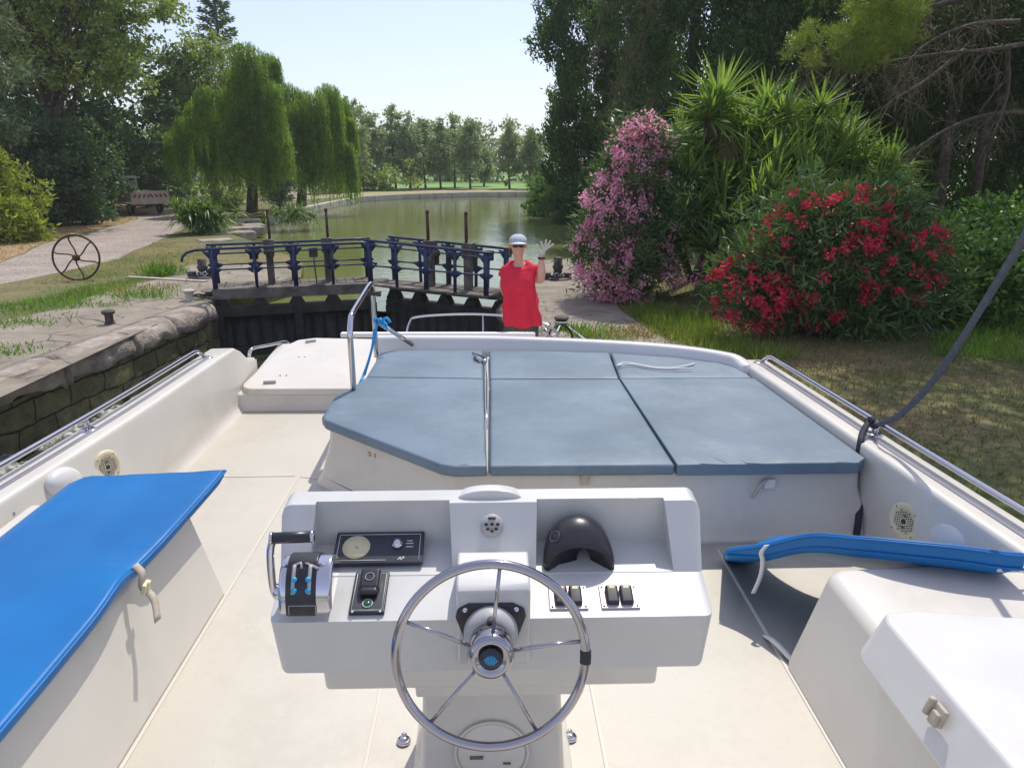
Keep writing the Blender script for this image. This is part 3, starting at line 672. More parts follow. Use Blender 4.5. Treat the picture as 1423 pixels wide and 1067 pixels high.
mb.loft([cons_end(-.497+a, b_) for a, b_ in ends]+[cons_end(.491-a, b_) for a, b_ in reversed(ends)])
con = mb.build('console', 'console', boat, smooth=True)
def cut(target, mbuild):
    o = mbuild.build('cutter', 'console', None); md = target.modifiers.new('cut', 'BOOLEAN'); md.object = o; md.operation = 'DIFFERENCE'; md.solver = 'EXACT'
    dg = bpy.context.evaluated_depsgraph_get(); me = bpy.data.meshes.new_from_object(target.evaluated_get(dg))
    target.modifiers.remove(md); target.data = me; bpy.data.objects.remove(o)
# prisms are cut out of the world-placed console: cutters use the boat's own frame, so lift them by the boat's height
for x0, x1, s in ((-.428, -.117, -1), (.112, .412, 1)):
    c = MB(); sec = [(1.578, 1.4595), (1.672, 1.478), (1.664, 1.70), (1.50, 1.70), (1.50, 1.448)]
    a = [(x0-.012 if s < 0 else x0, y, z) for y, z in sec]
    c.loft([[(x0-(.012 if z < 1.55 else 0), y, z+0) for y, z in sec], [(x1+(.018 if z < 1.55 else 0), y, z) for y, z in sec]])
    c.b.transform(Matrix.Translation((0, 0, 0))); cut(con, c)
mbv = con.modifiers.new('b', 'BEVEL'); mbv.width = .011; mbv.segments = 4; mbv.limit_method = 'ANGLE'; mbv.angle_limit = R(28)
con.modifiers.new('w', 'WEIGHTED_NORMAL')
# lower tiers and pedestal
mb = MB(); mb.prism([(1.475, 1.20), (1.462, 1.275), (1.72, 1.285), (1.72, 1.21)], -.40, .385, 'x'); mb.build('console_skirt', 'gel', con, bevel=.012, segs=3)
mb = MB(); mb.prism([(1.49, 1.165), (1.478, 1.205), (1.70, 1.215), (1.70, 1.17)], -.190, .195, 'x'); mb.build('console_foot', 'gel', con, bevel=.006, segs=3)
mb = MB(); mb.loft([[(x*k-.008, y*1+(1-1)*0, z) for x, y in ((-.188, 1.60), (.188, 1.60), (.188, 1.92), (-.188, 1.92))] for z, k in ((FZ-.02, 1.22), (FZ+.012, 1.2), (FZ+.04, 1.04), (1.18, .92))])
ped = mb.build('pedestal', 'gel', boat, bevel=.02, segs=3)
mb = MB(); mb.torus((-.01, 1.588, .905), .095, .0035, (0, -1, .04), 48, 8); mb.lathe([(.090, 0), (.090, .003), (.085, .005), (.001, .005)], (-.01, 1.592, .905), (0, -1, .04), 40); mb.build('inspection_hatch', 'hatch', ped)
mb = MB(); mb.box((-.05, 1.584, .895), (.035, .005, .007)); mb.build('hatch_grip', 'oldwood', ped); mb = MB(); mb.box((.03, 1.584, .875), (.02, .005, .004)); mb.build('hatch_pin', 'oldwood', ped)
# central fairing that carries the steering box, and the brow above
mb = MB(); mb.loft([[(x, y, z) for y, z in ((1.445, 1.30), (1.432, 1.30), (1.424, 1.492), (1.440, 1.508), (1.50, 1.522), (1.54, 1.527), (1.60, 1.47), (1.60, 1.30))] for x in (-.084, -.078, .074, .080)])
mb.build('steering_box', 'console', con, bevel=.010, segs=3)
mb = MB(); rr = [(-.009+.081*math.cos(a), 1.592+.030*math.sin(a)**.8) for a in [math.pi*k/16 for k in range(17)]]
mb.loft([[(x, 1.672-.035*(0 if i else 0), z) for i, (x, z) in enumerate([(-.090, 1.56), (.072, 1.56)]+rr)], [(x, 1.73, z-.01) for x, z in [(-.090, 1.56), (.072, 1.56)]+rr]])
mb.build('brow', 'gelwhite', con, bevel=.007, segs=3)
# ledge frame of the console: s up the slope, h off it
th = math.atan2(.039, .1227)
def LP(x, s, h=0): return Vector((x, 1.436+math.cos(th)*s-math.sin(th)*h, 1.416+math.sin(th)*s+math.cos(th)*h))
def ledge(mb, x, s, h, size, rz=0): mb.box(LP(x, s, h), size, (th, 0, rz)); return mb
# autopilot/engine panel leaning in the left recess
pa = math.radians(24)
def PP(x, s, h=0): return Vector((x, 1.586+math.cos(pa)*s-math.sin(pa)*h, 1.468+math.sin(pa)*s+math.cos(pa)*h))
mb = MB(); mb.box(PP(-.280, .046, .004), (.216, .094, .012), (pa, 0, 0)); ap = mb.build('engine_panel', 'panel', con, bevel=.003)
mb = MB(); a_ = []
for (x0, s0, x1, s1) in ((-.379, .008, -.379, .084), (-.181, .008, -.181, .084), (-.379, .084, -.181, .084), (-.379, .008, -.26, .008)):
    mb.tube([PP(x0, s0, .0105), PP(x1, s1, .0105)], .0008, 4)
mb.build('panel_lines', 'white', ap)
mb = MB(); q = Vector((0, -math.sin(pa), math.cos(pa))); mb.lathe([(.001, 0), (.034, 0), (.033, .003), (.001, .0035)], PP(-.335, .046, .010), q, 36); mb.build('dial_blank', 'cream', ap)
mb = MB(); mb.lathe([(.001, 0), (.0045, 0), (.004, .001), (.001, .001)], PP(-.333, .044, .0135), q, 16); mb.build('dial_spot', 'tan', ap)
mb = MB(); mb.lathe([(.001, 0), (.015, 0), (.014, .006), (.009, .008), (.008, .014), (.001, .014)], PP(-.236, .054, .010), q, 20); mb.build('key_switch', 'chrome', ap)
def text(name, s, loc, rot, size, mat, parent, align='CENTER', ext=.0004, shear=0):
    cu = bpy.data.curves.new(name, 'FONT'); cu.body = s; cu.size = size; cu.align_x = align; cu.align_y = 'CENTER'; cu.extrude = ext; cu.shear = shear
    tmp = bpy.data.objects.new(name+'_tmp', cu); C.objects.link(tmp); dg = bpy.context.evaluated_depsgraph_get(); dg.update()
    me = bpy.data.meshes.new_from_object(tmp.evaluated_get(dg)); bpy.data.objects.remove(tmp)
    me.transform(Matrix.Translation(loc) @ Euler(rot).to_matrix().to_4x4()); me.materials.clear()
    return link(name, me, mat, parent, smooth=False)
text('panel_letters', 'AP', PP(-.225, .012, .0106), (pa, 0, 0), .013, 'white', ap, shear=.3)
mb = MB()
for k, (w, s) in enumerate(((.014, .064), (.018, .056), (.018, .046))): mb.box(PP(-.206, s, .0105), (w, .0022, .001), (pa, 0, 0))
mb.build('small_print', 'white', ap)
# bow-thruster switch
mb = MB(); ledge(mb, -.287, .075, .005, (.080, .118, .012)); bt = mb.build('thruster_panel', 'panel', con, bevel=.003)
mb = MB()
for (x0, s0, x1, s1) in ((-.321, .022, -.253, .022), (-.321, .128, -.253, .128), (-.321, .022, -.321, .128), (-.253, .022, -.253, .128)): mb.tube([LP(x0, s0, .0115), LP(x1, s1, .0115)], .0007, 4)
for x in (-.318, -.256):
    mb.ell(LP(x, .018, .0115), (.003, .003, .002), 8, 4)
mb.build('panel_lines', 'white', bt)
mb = MB(); mb.box(LP(-.287, .098, .022), (.046, .055, .024), (th+.12, 0, 0)); mb.box(LP(-.287, .070, .020), (.042, .025, .018), (th, 0, 0)); mb.build('joystick_guard', 'black', bt, bevel=.007, segs=3)
mb = MB(); mb.lathe([(.001, 0), (.010, 0), (.008, .004), (.001, .005)], LP(-.287, .040, .011), (0, -.3, .95), 18); mb.build('indicator_lamp', 'greenlamp', bt)
mb = MB(); mb.torus(LP(-.287, .040, .012), .011, .0018, (0, -.3, .95), 20, 6); mb.build('lamp_bezel', 'greyplastic', bt); mb = MB()
mb.torus(LP(-.287, .098, .0355), .010, .0009, (0, -math.sin(th+.12), math.cos(th+.12)), 20, 6); mb.build('switch_ring', 'greyplastic', bt)
# throttle: black drum between chrome cheeks, lever on its left
tc = Vector((-.418, 1.485, 1.452))
def drum(mb, x0, x1, r, d=0):
    pr = [(1.0, -.35), (1.0, .1)]
    ring = []
    for k in range(20):
        a = -math.pi*.02+math.pi*.87*k/19; ring.append((-math.cos(a)*r*.86, math.sin(a)*r*1.25))
    ring = [(y, z) for y, z in ring]
    mb.loft([[(x0, tc.y+y, tc.z+z) for y, z in ring], [(x1, tc.y+y, tc.z+z) for y, z in ring]]); return mb
mb = MB(); drum(mb, -.472, -.356, .080); tb = mb.build('throttle_housing', 'chrome', con, bevel=.012, segs=3)
mb = MB(); drum(mb, -.455, -.388, .0835); mb.build('throttle_drum', 'black', tb, bevel=.004)
def DR(x, a, r=.0835): return Vector((x, tc.y-math.cos(a)*r*.86, tc.z+math.sin(a)*r*1.25))
mb = MB()
for x in (-.437, -.402):
    pts = [DR(x, a, .0845) for a in np.linspace(.45, 1.15, 8)]; mb.tube(pts, .0045, 6)
    mb.tube([pts[-1], DR(x+.012*(1 if x > -.42 else -1)*-1, 1.22, .0845), DR(x+.016, 1.05, .0845)], .003, 6)
mb.tube([DR(-.447, .20, .0845), DR(-.389, .20, .0845)], .001, 6)
mb.tube([DR(-.447, .20, .0845), DR(-.447, 0, .0845)], .001, 6); mb.tube([DR(-.389, .20, .0845), DR(-.389, 0, .0845)], .001, 6)
mb.build('throttle_marks', 'greyplastic', tb)
mb = MB()
for x in (-.434, -.404):
    for a in (.52, .76): mb = MB(); mb.ell(DR(x, a, .087), (.0065, .0065, .0065), 12, 8); mb.build('blue_button', 'bluedot', tb)
mb = MB(); mb.tube(smoothpath([(-.468, 1.468, 1.47), (-.490, 1.465, 1.475), (-.492, 1.462, 1.53), (-.488, 1.46, 1.585), (-.478, 1.458, 1.612)], 5), [.012]*5+[.0085]*16, 10); mb.lathe([(.018, 0), (.018, .022), (.012, .026)], (-.466, 1.468, 1.475), (-1, 0, 0), 20)
lv = mb.build('throttle_lever', 'chrome', tb)
mb = MB(); mb.lathe([(.006, 0), (.0125, .002), (.0125, .086), (.006, .088)], (-.482, 1.457, 1.614), (1, .02, .02), 20); mb.build('lever_grip', 'black', lv)
mb = MB(); mb.lathe([(.0135, -.003), (.0135, .003)], (-.482, 1.457, 1.614), (1, .02, .02), 20); mb.build('grip_cap', 'chrome', lv); mb = MB(); mb.lathe([(.0135, .085), (.0135, .091)], (-.482, 1.457, 1.614), (1, .02, .02), 20); mb.build('grip_cap', 'chrome', lv)
# round keypad on the centre panel
fs = Vector((0, -.826, .564))
mb = MB(); kc = Vector((-.004, 1.618, 1.553)); mb.lathe([(.001, -.01), (.0275, -.01), (.0275, .008), (.024, .012), (.001, .0125)], kc, fs, 28); kp = mb.build('round_keypad', 'greyplastic', con)
mb = MB(); q = fs.to_track_quat('Z', 'Y'); X_ = Vector((1, 0, 0)); Y_ = fs.cross(X_).normalized()
if Y_.z < 0: Y_ = -Y_
for x, y in ((0, .002), (-.014, .002), (.014, .002), (-.010, -.009), (.010, -.009), (0, -.014)): mb.ell(kc+fs*.013+X_*x+Y_*y, (.0045, .0035, .004), 10, 6)
mb.box(kc+fs*.012+Y_*.0165, (.018, .004, .005), (.97-math.pi/2, 0, 0)); mb.build('keypad_buttons', 'rust', kp)
# black visor hood in the right recess
mb = MB(); vc = (.205, 1.46)
def arch(y, w, h, n=17, z0=0): return [Vector((vc[0]+w*math.cos(math.pi*k/(n-1)), y, vc[1]+z0+h*math.sin(math.pi*k/(n-1))**.85)) for k in range(n)]
out_ = [arch(1.572, .083, .070), arch(1.590, .085, .092), arch(1.612, .083, .105), arch(1.635, .080, .108), arch(1.652, .074, .10), arch(1.662, .060, .080)]
inn = [arch(1.564, .076, .062), arch(1.575, .066, .056), arch(1.592, .048, .048)]
hole_ = [[Vector((vc[0]+.014+.019*math.cos(math.pi*k/16), 1.603, vc[1]+.006+.034*math.sin(math.pi*k/16))) for k in range(17)], [Vector((vc[0]+.014+.018*math.cos(math.pi*k/16), 1.64, vc[1]+.006+.032*math.sin(math.pi*k/16))) for k in range(17)]]
mb.loft(list(reversed(out_))+inn+hole_, False, False)
vis = mb.build('instrument_hood', 'black', con); sm = vis.modifiers.new('s', 'SOLIDIFY'); sm.thickness = .004; sm.offset = 0
mb = MB(); oc = Vector((.146, 1.592, 1.536)); nn = Vector((-.62, -.42, .66)).normalized(); mb.torus(oc, .0135, .0012, nn, 24, 6); qq = nn.to_track_quat('Z', 'Y')
for dx in (-.006, -.002, .002, .006): mb.tube([oc+qq @ Vector((dx, -.005, .001)), oc+qq @ Vector((dx+.002, .005, .001))], .0008, 4)
mb.build('hood_emblem', 'strapgrey', vis)
# two twin switch plates
for cx_ in (.170, .288):
    mb = MB(); ledge(mb, cx_, .055, .002, (.088, .066, .005)); sp = mb.build('switch_plate', 'pinkmetal', con, bevel=.0015)
    mb = MB()
    for a in (-1, 1):
        for b in (-1, 1): mb = MB(); mb.ell(LP(cx_+a*.038, .055+b*.027, .0045), (.0028, .0028, .0022), 8, 4); mb.build('plate_screw', 'rust', sp)
    for dx in (-.0165, .0165):
        mb = MB(); mb.box(LP(cx_+dx, .056, .009), (.030, .050, .014), (th+.08, 0, 0)); rk = mb.build('rocker_switch', 'black', sp, bevel=.006, segs=3)
        mb = MB(); mb.box(LP(cx_+dx, .072, .0168), (.014, .009, .003), (th+.08, 0, 0)); mb.build('rocker_window', 'cream', rk, bevel=.0018)
# steering wheel
wn = Vector((0, -math.cos(R(11)), math.sin(R(11)))); wc = Vector((-.008, 1.300, 1.421))
wx = Vector((1, 0, 0)); wy = wn.cross(wx); wy = wy if wy.z > 0 else -wy
sw = MB(); sw.torus(wc, .196, .0098, wn, 96, 16); sw = sw.build('steering_wheel', 'wheelsteel', boat)
hb = wc-wn*.012
mb = MB()
for a in (84, 156, 9, 228, 300):
    mb = MB(); d = wx*math.cos(R(a))+wy*math.sin(R(a)); mb.tube([hb+d*.030, hb+d*.12+wn*.004, wc+d*.190], .0042, 10); mb.build('spoke', 'wheelsteel', sw)

mb = MB(); mb.lathe([(.036, -.055), (.046, -.050), (.049, -.02), (.049, .008), (.044, .020), (.034, .026), (.031, .023), (.001, .023)], hb, wn, 40); hub = mb.build('wheel_hub', 'wheelsteel', sw)
mb = MB(); mb.lathe([(.001, .024), (.024, .024), (.022, .028), (.001, .029)], hb, wn, 32); mb.build('hub_cap', 'panel', hub)
mb = MB()
for k in range(5):
    u0 = -.012+.006*k; l = (.010, .0145, .016, .0145, .010)[k]; c = hb+wn*.0295; dd = (wx*.75+wy*.66); pv = (wx*-.5+wy*.86)*0
    off = (wx*.83-wy*.4)*u0*.85
    pts = [c+off+(wx*.55+wy*.83)*t*l+wx*.0016*math.sin(t*5) for t in np.linspace(-.65, .65, 7)]; mb.tube(pts, .0017, 6)
mb.build('hub_emblem', 'bluedot', hub)
mb = MB(); mb.torus(wc, .196, .0118, wn, 8, 14, R(-5), R(3)); mb.build('tape_wrap', 'blackmatt', sw)
bpy.context.view_layer.update()
mb = MB(); shp = [(.078*s1*(1-.12*(t1 < 0)), t1*.062+.006) for s1, t1 in ((-.62, 1.0), (.62, 1.0), (.95, .78), (1.0, .5), (.9, -.2), (.62, -1.0), (-.62, -1.0), (-.9, -.2), (-1.0, .5), (-.95, .78))]
mb.loft([[wc+wx*x+wy*y-wn*(.120-h) for x, y in shp] for h in (0, .012)]); hbp = mb.build('helm_plate', 'black', con, bevel=.005)
mb = MB(); ax = wn
mb.lathe([(.060, 0), (.060, .008), (.057, .022), (.048, .036), (.036, .040)], wc-wn*.109+wy*.004, wn, 36); mb.build('helm_dome', 'greyplastic', hbp)
mb = MB(); mb.lathe([(.040, 0), (.040, .03), (.035, .045), (.034, .07)], wc-wn*.088, wn, 32); mb.build('helm_collar', 'black', hbp)
mb = MB(); mb.lathe([(.008, 0), (.008, .03), (.005, .033)], wc-wn*.088+wy*.046, wn, 14)
mb.box(wc-wn*.07+wy*.034, (.018, .03, .02)); mb.build('lock_pin', 'darkiron', hbp)
mb = MB()
for x, y in ((-.056, .055), (.056, .055)): mb = MB(); mb.lathe([(.006, 0), (.006, .003), (.003, .004)], wc-wn*.108+wx*x+wy*y, wn, 14); mb.build('plate_bolt', 'chrome', hbp)
# deck sockets
for u, v in ((561, 1027), (792, 1022)):
    p = at(u, v, z=FZ+.01); mb = MB(); mb.lathe([(.021, 0), (.021, .008), (.017, .012), (.010, .010), (.010, .016), (.005, .018)], (p.x, p.y, FZ), (0, 0, 1), 24); mb.ell((p.x, p.y+.012, FZ+.015), (.010, .008, .008), 10, 6); mb.build('deck_socket', 'chrome', boat)

# ------------------------------------------------------------------ loose things on the deck
def pad(name, label, outline, z0, th_, mat, group=None, cat='sun pad', bev=.016, extra=None, wr=.004, res=16):
    """stuffed flat cushion with a gently uneven top"""
    b = bmesh.new(); vs = [b.verts.new((x, y, 0)) for x, y in outline]; f = b.faces.new(vs); bmesh.ops.triangulate(b, faces=[f])
    for _ in range(5):
        ed = [e for e in b.edges if e.calc_length() > .11]
        if ed: bmesh.ops.subdivide_edges(b, edges=ed, cuts=1, use_grid_fill=False); bmesh.ops.triangulate(b, faces=b.faces)
    bmesh.ops.beautify_fill(b, faces=b.faces, edges=b.edges)
    r = bmesh.ops.extrude_face_region(b, geom=b.faces[:]); top = [v for v in r['geom'] if isinstance(v, bmesh.types.BMVert)]
    tops = set(top); bd = {v for v in tops if any(len([g for g in e.link_faces if all(q in tops for q in g.verts)]) == 1 for e in v.link_edges if e.other_vert(v) in tops)}
    for v in b.verts:
        if v in tops:
            v.co.z = th_
            if v not in bd: v.co.z += .006+wr*noise.fractal(Vector((v.co.x*3.1, v.co.y*3.1, z0)), 1, 2, 3)
    bmesh.ops.translate(b, verts=b.verts, vec=(0, 0, z0)); bmesh.ops.recalc_face_normals(b, faces=b.faces)
    me = bpy.data.meshes.new(name); b.to_mesh(me); b.free()
    o = link(name, me, mat, None, True, bevel=bev, segs=3)
    return tag(o, label, cat, group)
G = 'blue grey pads of the sunbathing area'; g_ = .006; PZ = 1.078; PT = .052
pad('sun_pad', 'large faded blue pad with slanted corner beside the chrome handrail', [(-.027, 2.972), (-.16, 2.968), (-.23, 2.995), (-.855, 3.585), (-.885, 3.65), (-.885, 4.045), (-.835, 4.075), (-.78, 4.36), (-.052, 4.31)], PZ, PT, 'pad', G)
pad('sun_pad', 'large rectangular blue pad in the middle, behind the helm console', [(-.016, 2.972), (.792, 2.962), (.770, 4.29), (-.016, 4.305)], PZ, PT, 'pad', G)
pad('sun_pad', 'large blue pad nearest the black strap and right side rail', [(.802, 2.962), (1.60, 2.965), (1.655, 3.02), (1.59, 4.28), (.776, 4.29)], PZ, PT, 'pad', G)
pad('sun_pad', 'small front blue pad beside the hatch lid, behind the handrail', [(-.775, 4.37), (-.054, 4.32), (-.064, 5.01), (-.77, 5.03)], PZ, PT, 'pad', G)
pad('sun_pad', 'small front blue pad in the middle, below the standing person', [(-.016, 4.315), (.768, 4.30), (.805, 4.93), (.4, 4.98), (-.022, 5.01)], PZ, PT, 'pad', G)
pad('sun_pad', 'small front blue pad with white cord lying on it', [(.774, 4.30), (1.585, 4.29), (1.58, 4.50), (1.49, 4.66), (1.2, 4.80), (.815, 4.925)], PZ, PT, 'pad', G)
# strap fitting in the seam between the left and middle pads
mb = MB(); mb.tube([(-.042, 4.92, 1.135), (-.046, 4.55, 1.137), (-.040, 4.30, 1.137), (-.036, 3.75, 1.136), (-.028, 3.45, 1.125)], [.008, .006, .010, .008, .003], 8); mb.box((-.05, 4.72, 1.142), (.03, .10, .012)); st = mb.build('pad_strap', 'chrome')
tag(st, 'narrow shiny strap in the seam between left and middle sun pads', 'strap')
mb = MB()
for k in range(3): mb.tube(smoothpath([(-.05, 4.72, 1.15), (-.09-.02*k, 4.75+.03*k, 1.165), (-.12, 4.70+.04*k, 1.15), (-.08, 4.66, 1.14), (-.05, 4.70, 1.14)], 5), .0028, 5)
tag(mb.build('knotted_cord', 'strapblack'), 'dark knotted cord end on the seam between sun pads', 'cord')
mb = MB(); p = [at(u, v, z=1.147) for u, v in ((857, 508), (870, 504), (905, 510), (935, 511), (955, 508), (965, 505))]; mb.tube(smoothpath(p, 6), .0055, 6)
p = [at(u, v, z=1.152) for u, v in ((857, 508), (880, 506), (915, 512), (962, 512))]; mb.tube(smoothpath(p, 6), .005, 6)
tag(mb.build('cord', 'whitecord'), 'short white cord lying on the front right sun pad', 'cord')
# blue cord knotted round the handrail strut, tail hanging to the hatch
mb = MB()
for k in range(4): mb.torus((-.77+.014*k, 4.99+.008*k, 1.345-.014*k), .021, .008, (.75+.2*k, .3, -.5+.15*k), 18, 6)
for dx in (-.03, .045): mb.tube(smoothpath([(-.76, 4.98, 1.34), (-.76+dx, 4.95, 1.375), (-.75+dx*1.4, 4.94, 1.345)], 4), .010, 6)
mb.tube(smoothpath([(-.78, 4.97, 1.34), (-.805, 4.93, 1.22), (-.835, 4.85, 1.10), (-.86, 4.72, 1.02), (-.87, 4.5, .99)], 5), .009, 6)
mb.tube(smoothpath([(-.80, 4.96, 1.30), (-.825, 4.90, 1.14), (-.85, 4.76, 1.03)], 5), .007, 6)
tag(mb.build('blue_cord', 'bluecord'), 'bright blue cord knotted on the chrome handrail strut, tail hanging down', 'cord')
# gangplank across the foredeck
mb = MB(); mb.box((-.49, 6.62, .872), (1.77, .07, .042), (0, .006, 0)); gp = mb.build('gangplank', 'white', None, bevel=.01)
tag(gp, 'white gangplank lying across the foredeck, in front of the person', 'gangplank')
mb = MB()
for x in (-1.25, -.2):
    mb = MB(); mb.tube([(x, 6.6, -.01), (x, 6.6, .85)], .012, 8); mb.box((x, 6.62, .846), (.04, .10, .010)); mb.build('gangplank_bracket', 'chrome', boat)

# blue seat cushions
def warpcushion(name, label, fn, nx, ny, th_, mat, bev=.02, closed=True):
    """fn(s,t) -> point of the top and its thickness"""
    b = bmesh.new(); T = []; Bt = []
    for i in range(nx+1):
        ra, rb = [], []
        for j in range(ny+1):
            p, k = fn(i/nx, j/ny); e = min(i, nx-i)/nx*nx; f = min(j, ny-j)
            ra.append(b.verts.new(p)); rb.append(b.verts.new((p[0], p[1], p[2]-th_*k)))
        T.append(ra); Bt.append(rb)
    for i in range(nx):
        for j in range(ny):
            b.faces.new([T[i][j], T[i+1][j], T[i+1][j+1], T[i][j+1]]); b.faces.new([Bt[i][j+1], Bt[i+1][j+1], Bt[i+1][j], Bt[i][j]])
    for i in range(nx):
        b.faces.new([T[i+1][0], T[i][0], Bt[i][0], Bt[i+1][0]]); b.faces.new([T[i][ny], T[i+1][ny], Bt[i+1][ny], Bt[i][ny]])
    for j in range(ny):
        b.faces.new([T[0][j], T[0][j+1], Bt[0][j+1], Bt[0][j]]); b.faces.new([T[nx][j+1], T[nx][j], Bt[nx][j], Bt[nx][j+1]])
    bmesh.ops.recalc_face_normals(b, faces=b.faces); me = bpy.data.meshes.new(name); b.to_mesh(me); b.free()
    o = link(name, me, mat, None, True, bevel=bev, segs=3); return tag(o, label, 'cushion', 'blue seat cushions')
def lc(s, t):
    # s across (0 at the wall), t along the boat; a soft kink where the strap pulls at t=.62
    y = -1.2+t*(3.965)+.03*s; x = -1.70+s*.60
    if t > .82: x += (t-.82)*.10*s
    k = math.exp(-((y-2.10)/.09)**2)*s**3
    x -= .035*k
    z = 1.192+.012*noise.fractal(Vector((x*2.5, y*1.2, 3)), 1, 2, 3)-.02*k
    z += .022*math.exp(-((y-(1.95+.25*(1-s)))/.10)**2)*s - .012*math.exp(-((y-(2.22-.1*s))/.07)**2)*s
    z += .014*max(0, (y-2.35))*2*s
    z -= .03*max(0, (-1.62-x)/.08)
    return (x, y, z), (1 if .0 < t < 1 else .7)*(.75+.25*math.sin(math.pi*min(1, max(0, s))))
cu_ = warpcushion('seat_cushion', 'bright blue cushion lying on the left seat locker, tied with tan strap', lc, 16, 60, .055, 'blue', .014)
mb = MB(); mb.tube([Vector(lc(1, k/80)[0])+Vector((.002, 0, -.008)) for k in range(81)], .0042, 6); mb.tube([Vector(lc(k/20, 1)[0])+Vector((0, .002, -.008)) for k in range(21)], .0042, 6); mb.build('piping', 'blue', cu_)
mb = MB(); b0 = Vector((-1.125, 2.085, 1.165))
def ribbon(mb, pts, w, side, t_=.002):
    rings = []
    if not callable(side): side = Vector(side)
    for i, p in enumerate(pts):
        p = Vector(p); sd = side.normalized() if not callable(side) else side(i)
        d = (Vector(pts[min(i+1, len(pts)-1)])-Vector(pts[max(i-1, 0)])).normalized(); nn_ = d.cross(sd).normalized(); ww = w[i] if isinstance(w, (list, tuple)) else w
        rings.append([p-sd*ww/2-nn_*t_, p+sd*ww/2-nn_*t_, p+sd*ww/2+nn_*t_, p-sd*ww/2+nn_*t_])
    mb.loft(rings); return mb
ribbon(mb, smoothpath([(-1.13, 2.10, 1.180), (-1.106, 2.09, 1.155), (-1.105, 2.075, 1.12), (-1.07, 2.065, 1.08), (-1.045, 2.02, 1.03)], 4), .026, (.3, 1, 0)); ts = mb.build('cushion_tie', 'tan')
tag(ts, 'tan webbing tie with buckle hanging from the left blue cushion', 'strap')
mb = MB(); mb.box((-1.095, 2.075, 1.115), (.014, .042, .034), (0, .25, .1)); mb.box((-1.086, 2.075, 1.115), (.008, .020, .044), (0, .25, .1)); mb.build('buckle', 'speaker', ts, bevel=.003)
RC = smoothpath([tuple(at(u, v, Y=Y)) for u, v, Y in ((1009, 762, 2.50), (1040, 757, 2.46), (1075, 751, 2.40), (1112, 743, 2.33), (1150, 740, 2.25), (1215, 746, 2.14), (1300, 754, 2.06), (1380, 762, 2.01), (1430, 767, 1.99))], 5)
def rc(s, t):
    # s: from the tip over the footwell (0) to the wall (1); t: near edge (0) to far edge (1), which droops
    tip = max(0, (.30-s)/.30)
    n0 = RC[min(len(RC)-1, int(s*(len(RC)-1)))]; n1 = RC[min(len(RC)-1, int(s*(len(RC)-1))+1)]; q = s*(len(RC)-1)-int(s*(len(RC)-1)); p = n0.lerp(n1, q)
    dy = .47-.16*tip; x = p.x+t*.10*(1-s); y = p.y+t*dy; z = p.z-t*dy*(.60+.03*math.sin(s*9))+.006*noise.noise(Vector((x*6, y*5, 1)))
    return (x, y, z), .62+.5*min(1, s*4)*(1 if s < .95 else .7)
    x = .79+s*.945; y = 2.03+t*.50+.03*s-.02*tip
    z = 1.275-.055*tip**1.3+(.012*math.sin(min(1, s/.28)*math.pi))-t*(.30+.02*s)-.072*max(0, s-.35)+.006*noise.noise(Vector((x*6, y*5, 1)))
    return (x, y, z), .65+.45*min(1, s*4)*(1 if s < .93 else .7)
cu_ = warpcushion('seat_cushion', 'bright blue cushion tipped off the right seat locker, seen edge on', rc, 28, 12, .070, 'blue', .022)
mb = MB(); mb.tube([Vector(rc(k/60, 0)[0])+Vector((0, -.004, -.012)) for k in range(61)], .0042, 6); mb.tube([Vector(rc(k/60, 0)[0])+Vector((0, -.004, -.012-.045*min(1, .4+k/20))) for k in range(61)], .004, 6); mb.build('piping', 'blue', cu_)
mb = MB(); ribbon(mb, smoothpath([tuple(at(u, v, Y=2.40-.004*k)) for k, (u, v) in enumerate(((1066, 757), (1058, 768), (1060, 780), (1057, 800), (1047, 824)))], 4), .017, (1, .1, 0)); tag(mb.build('cushion_tie', 'whitecord'), 'short white webbing tie hanging from the tipped blue cushion', 'strap')
mb = MB(); ribbon(mb, smoothpath([(1.045, 2.08, FZ+.004), (1.02, 2.12, FZ+.012), (.985, 2.2, FZ+.03), (.975, 2.28, FZ+.005)], 4), .018, (1, .3, .3)); tag(mb.build('loose_strap_end', 'whitecord'), 'small white strap end lying on the floor beside the right seat locker', 'strap')
mb = MB(); mb.box((1.63, 2.005, 1.175), (.12, .004, .018), (0, .05, .02)); tag(mb.build('white_label', 'white'), 'white fabric strip sewn on the end of the tipped cushion', 'fabric strip')
# webbing: up to the right and down inside the bulwark
up = smoothpath([(1.76, 3.18, 1.245)]+[tuple(at(u, v, Y=Y)) for u, v, Y in ((1225, 588, 3.08), (1255, 573, 2.98), (1300, 525, 2.8), (1350, 450, 2.6), (1423, 330, 2.35), (1500, 190, 2.1))]+[(1.75, 1.2, 2.85), (1.72, -.4, 3.1), (1.70, -2.2, 3.15)], 6)
mb = MB(); ribbon(mb, up, .026, lambda i: (Vector(up[min(i+1, len(up)-1)])-Vector(up[max(i-1, 0)])).cross(Vector(up[i])-Vector((0, 0, CH))).normalized()); tag(mb.build('bimini_strap', 'strapgrey'), 'long grey webbing strap rising from the right side rail', 'strap')
mb = MB(); ribbon(mb, smoothpath([(1.755, 3.20, 1.25), (1.70, 3.15, 1.205), (1.668, 3.10, 1.16), (1.660, 3.08, 1.05), (1.675, 3.06, .97), (1.645, 2.98, .86), (1.63, 2.95, .77)], 6), .030, (.75, -.6, 0)); 
for k in range(3): mb.torus((1.76, 3.17+.02*k, 1.236), .020, .006, (.2, 1, .2*k), 16, 6)
tag(mb.build('tie_strap', 'strapblack'), 'black strap knotted to the right rail, hanging down inside the bulwark', 'strap')

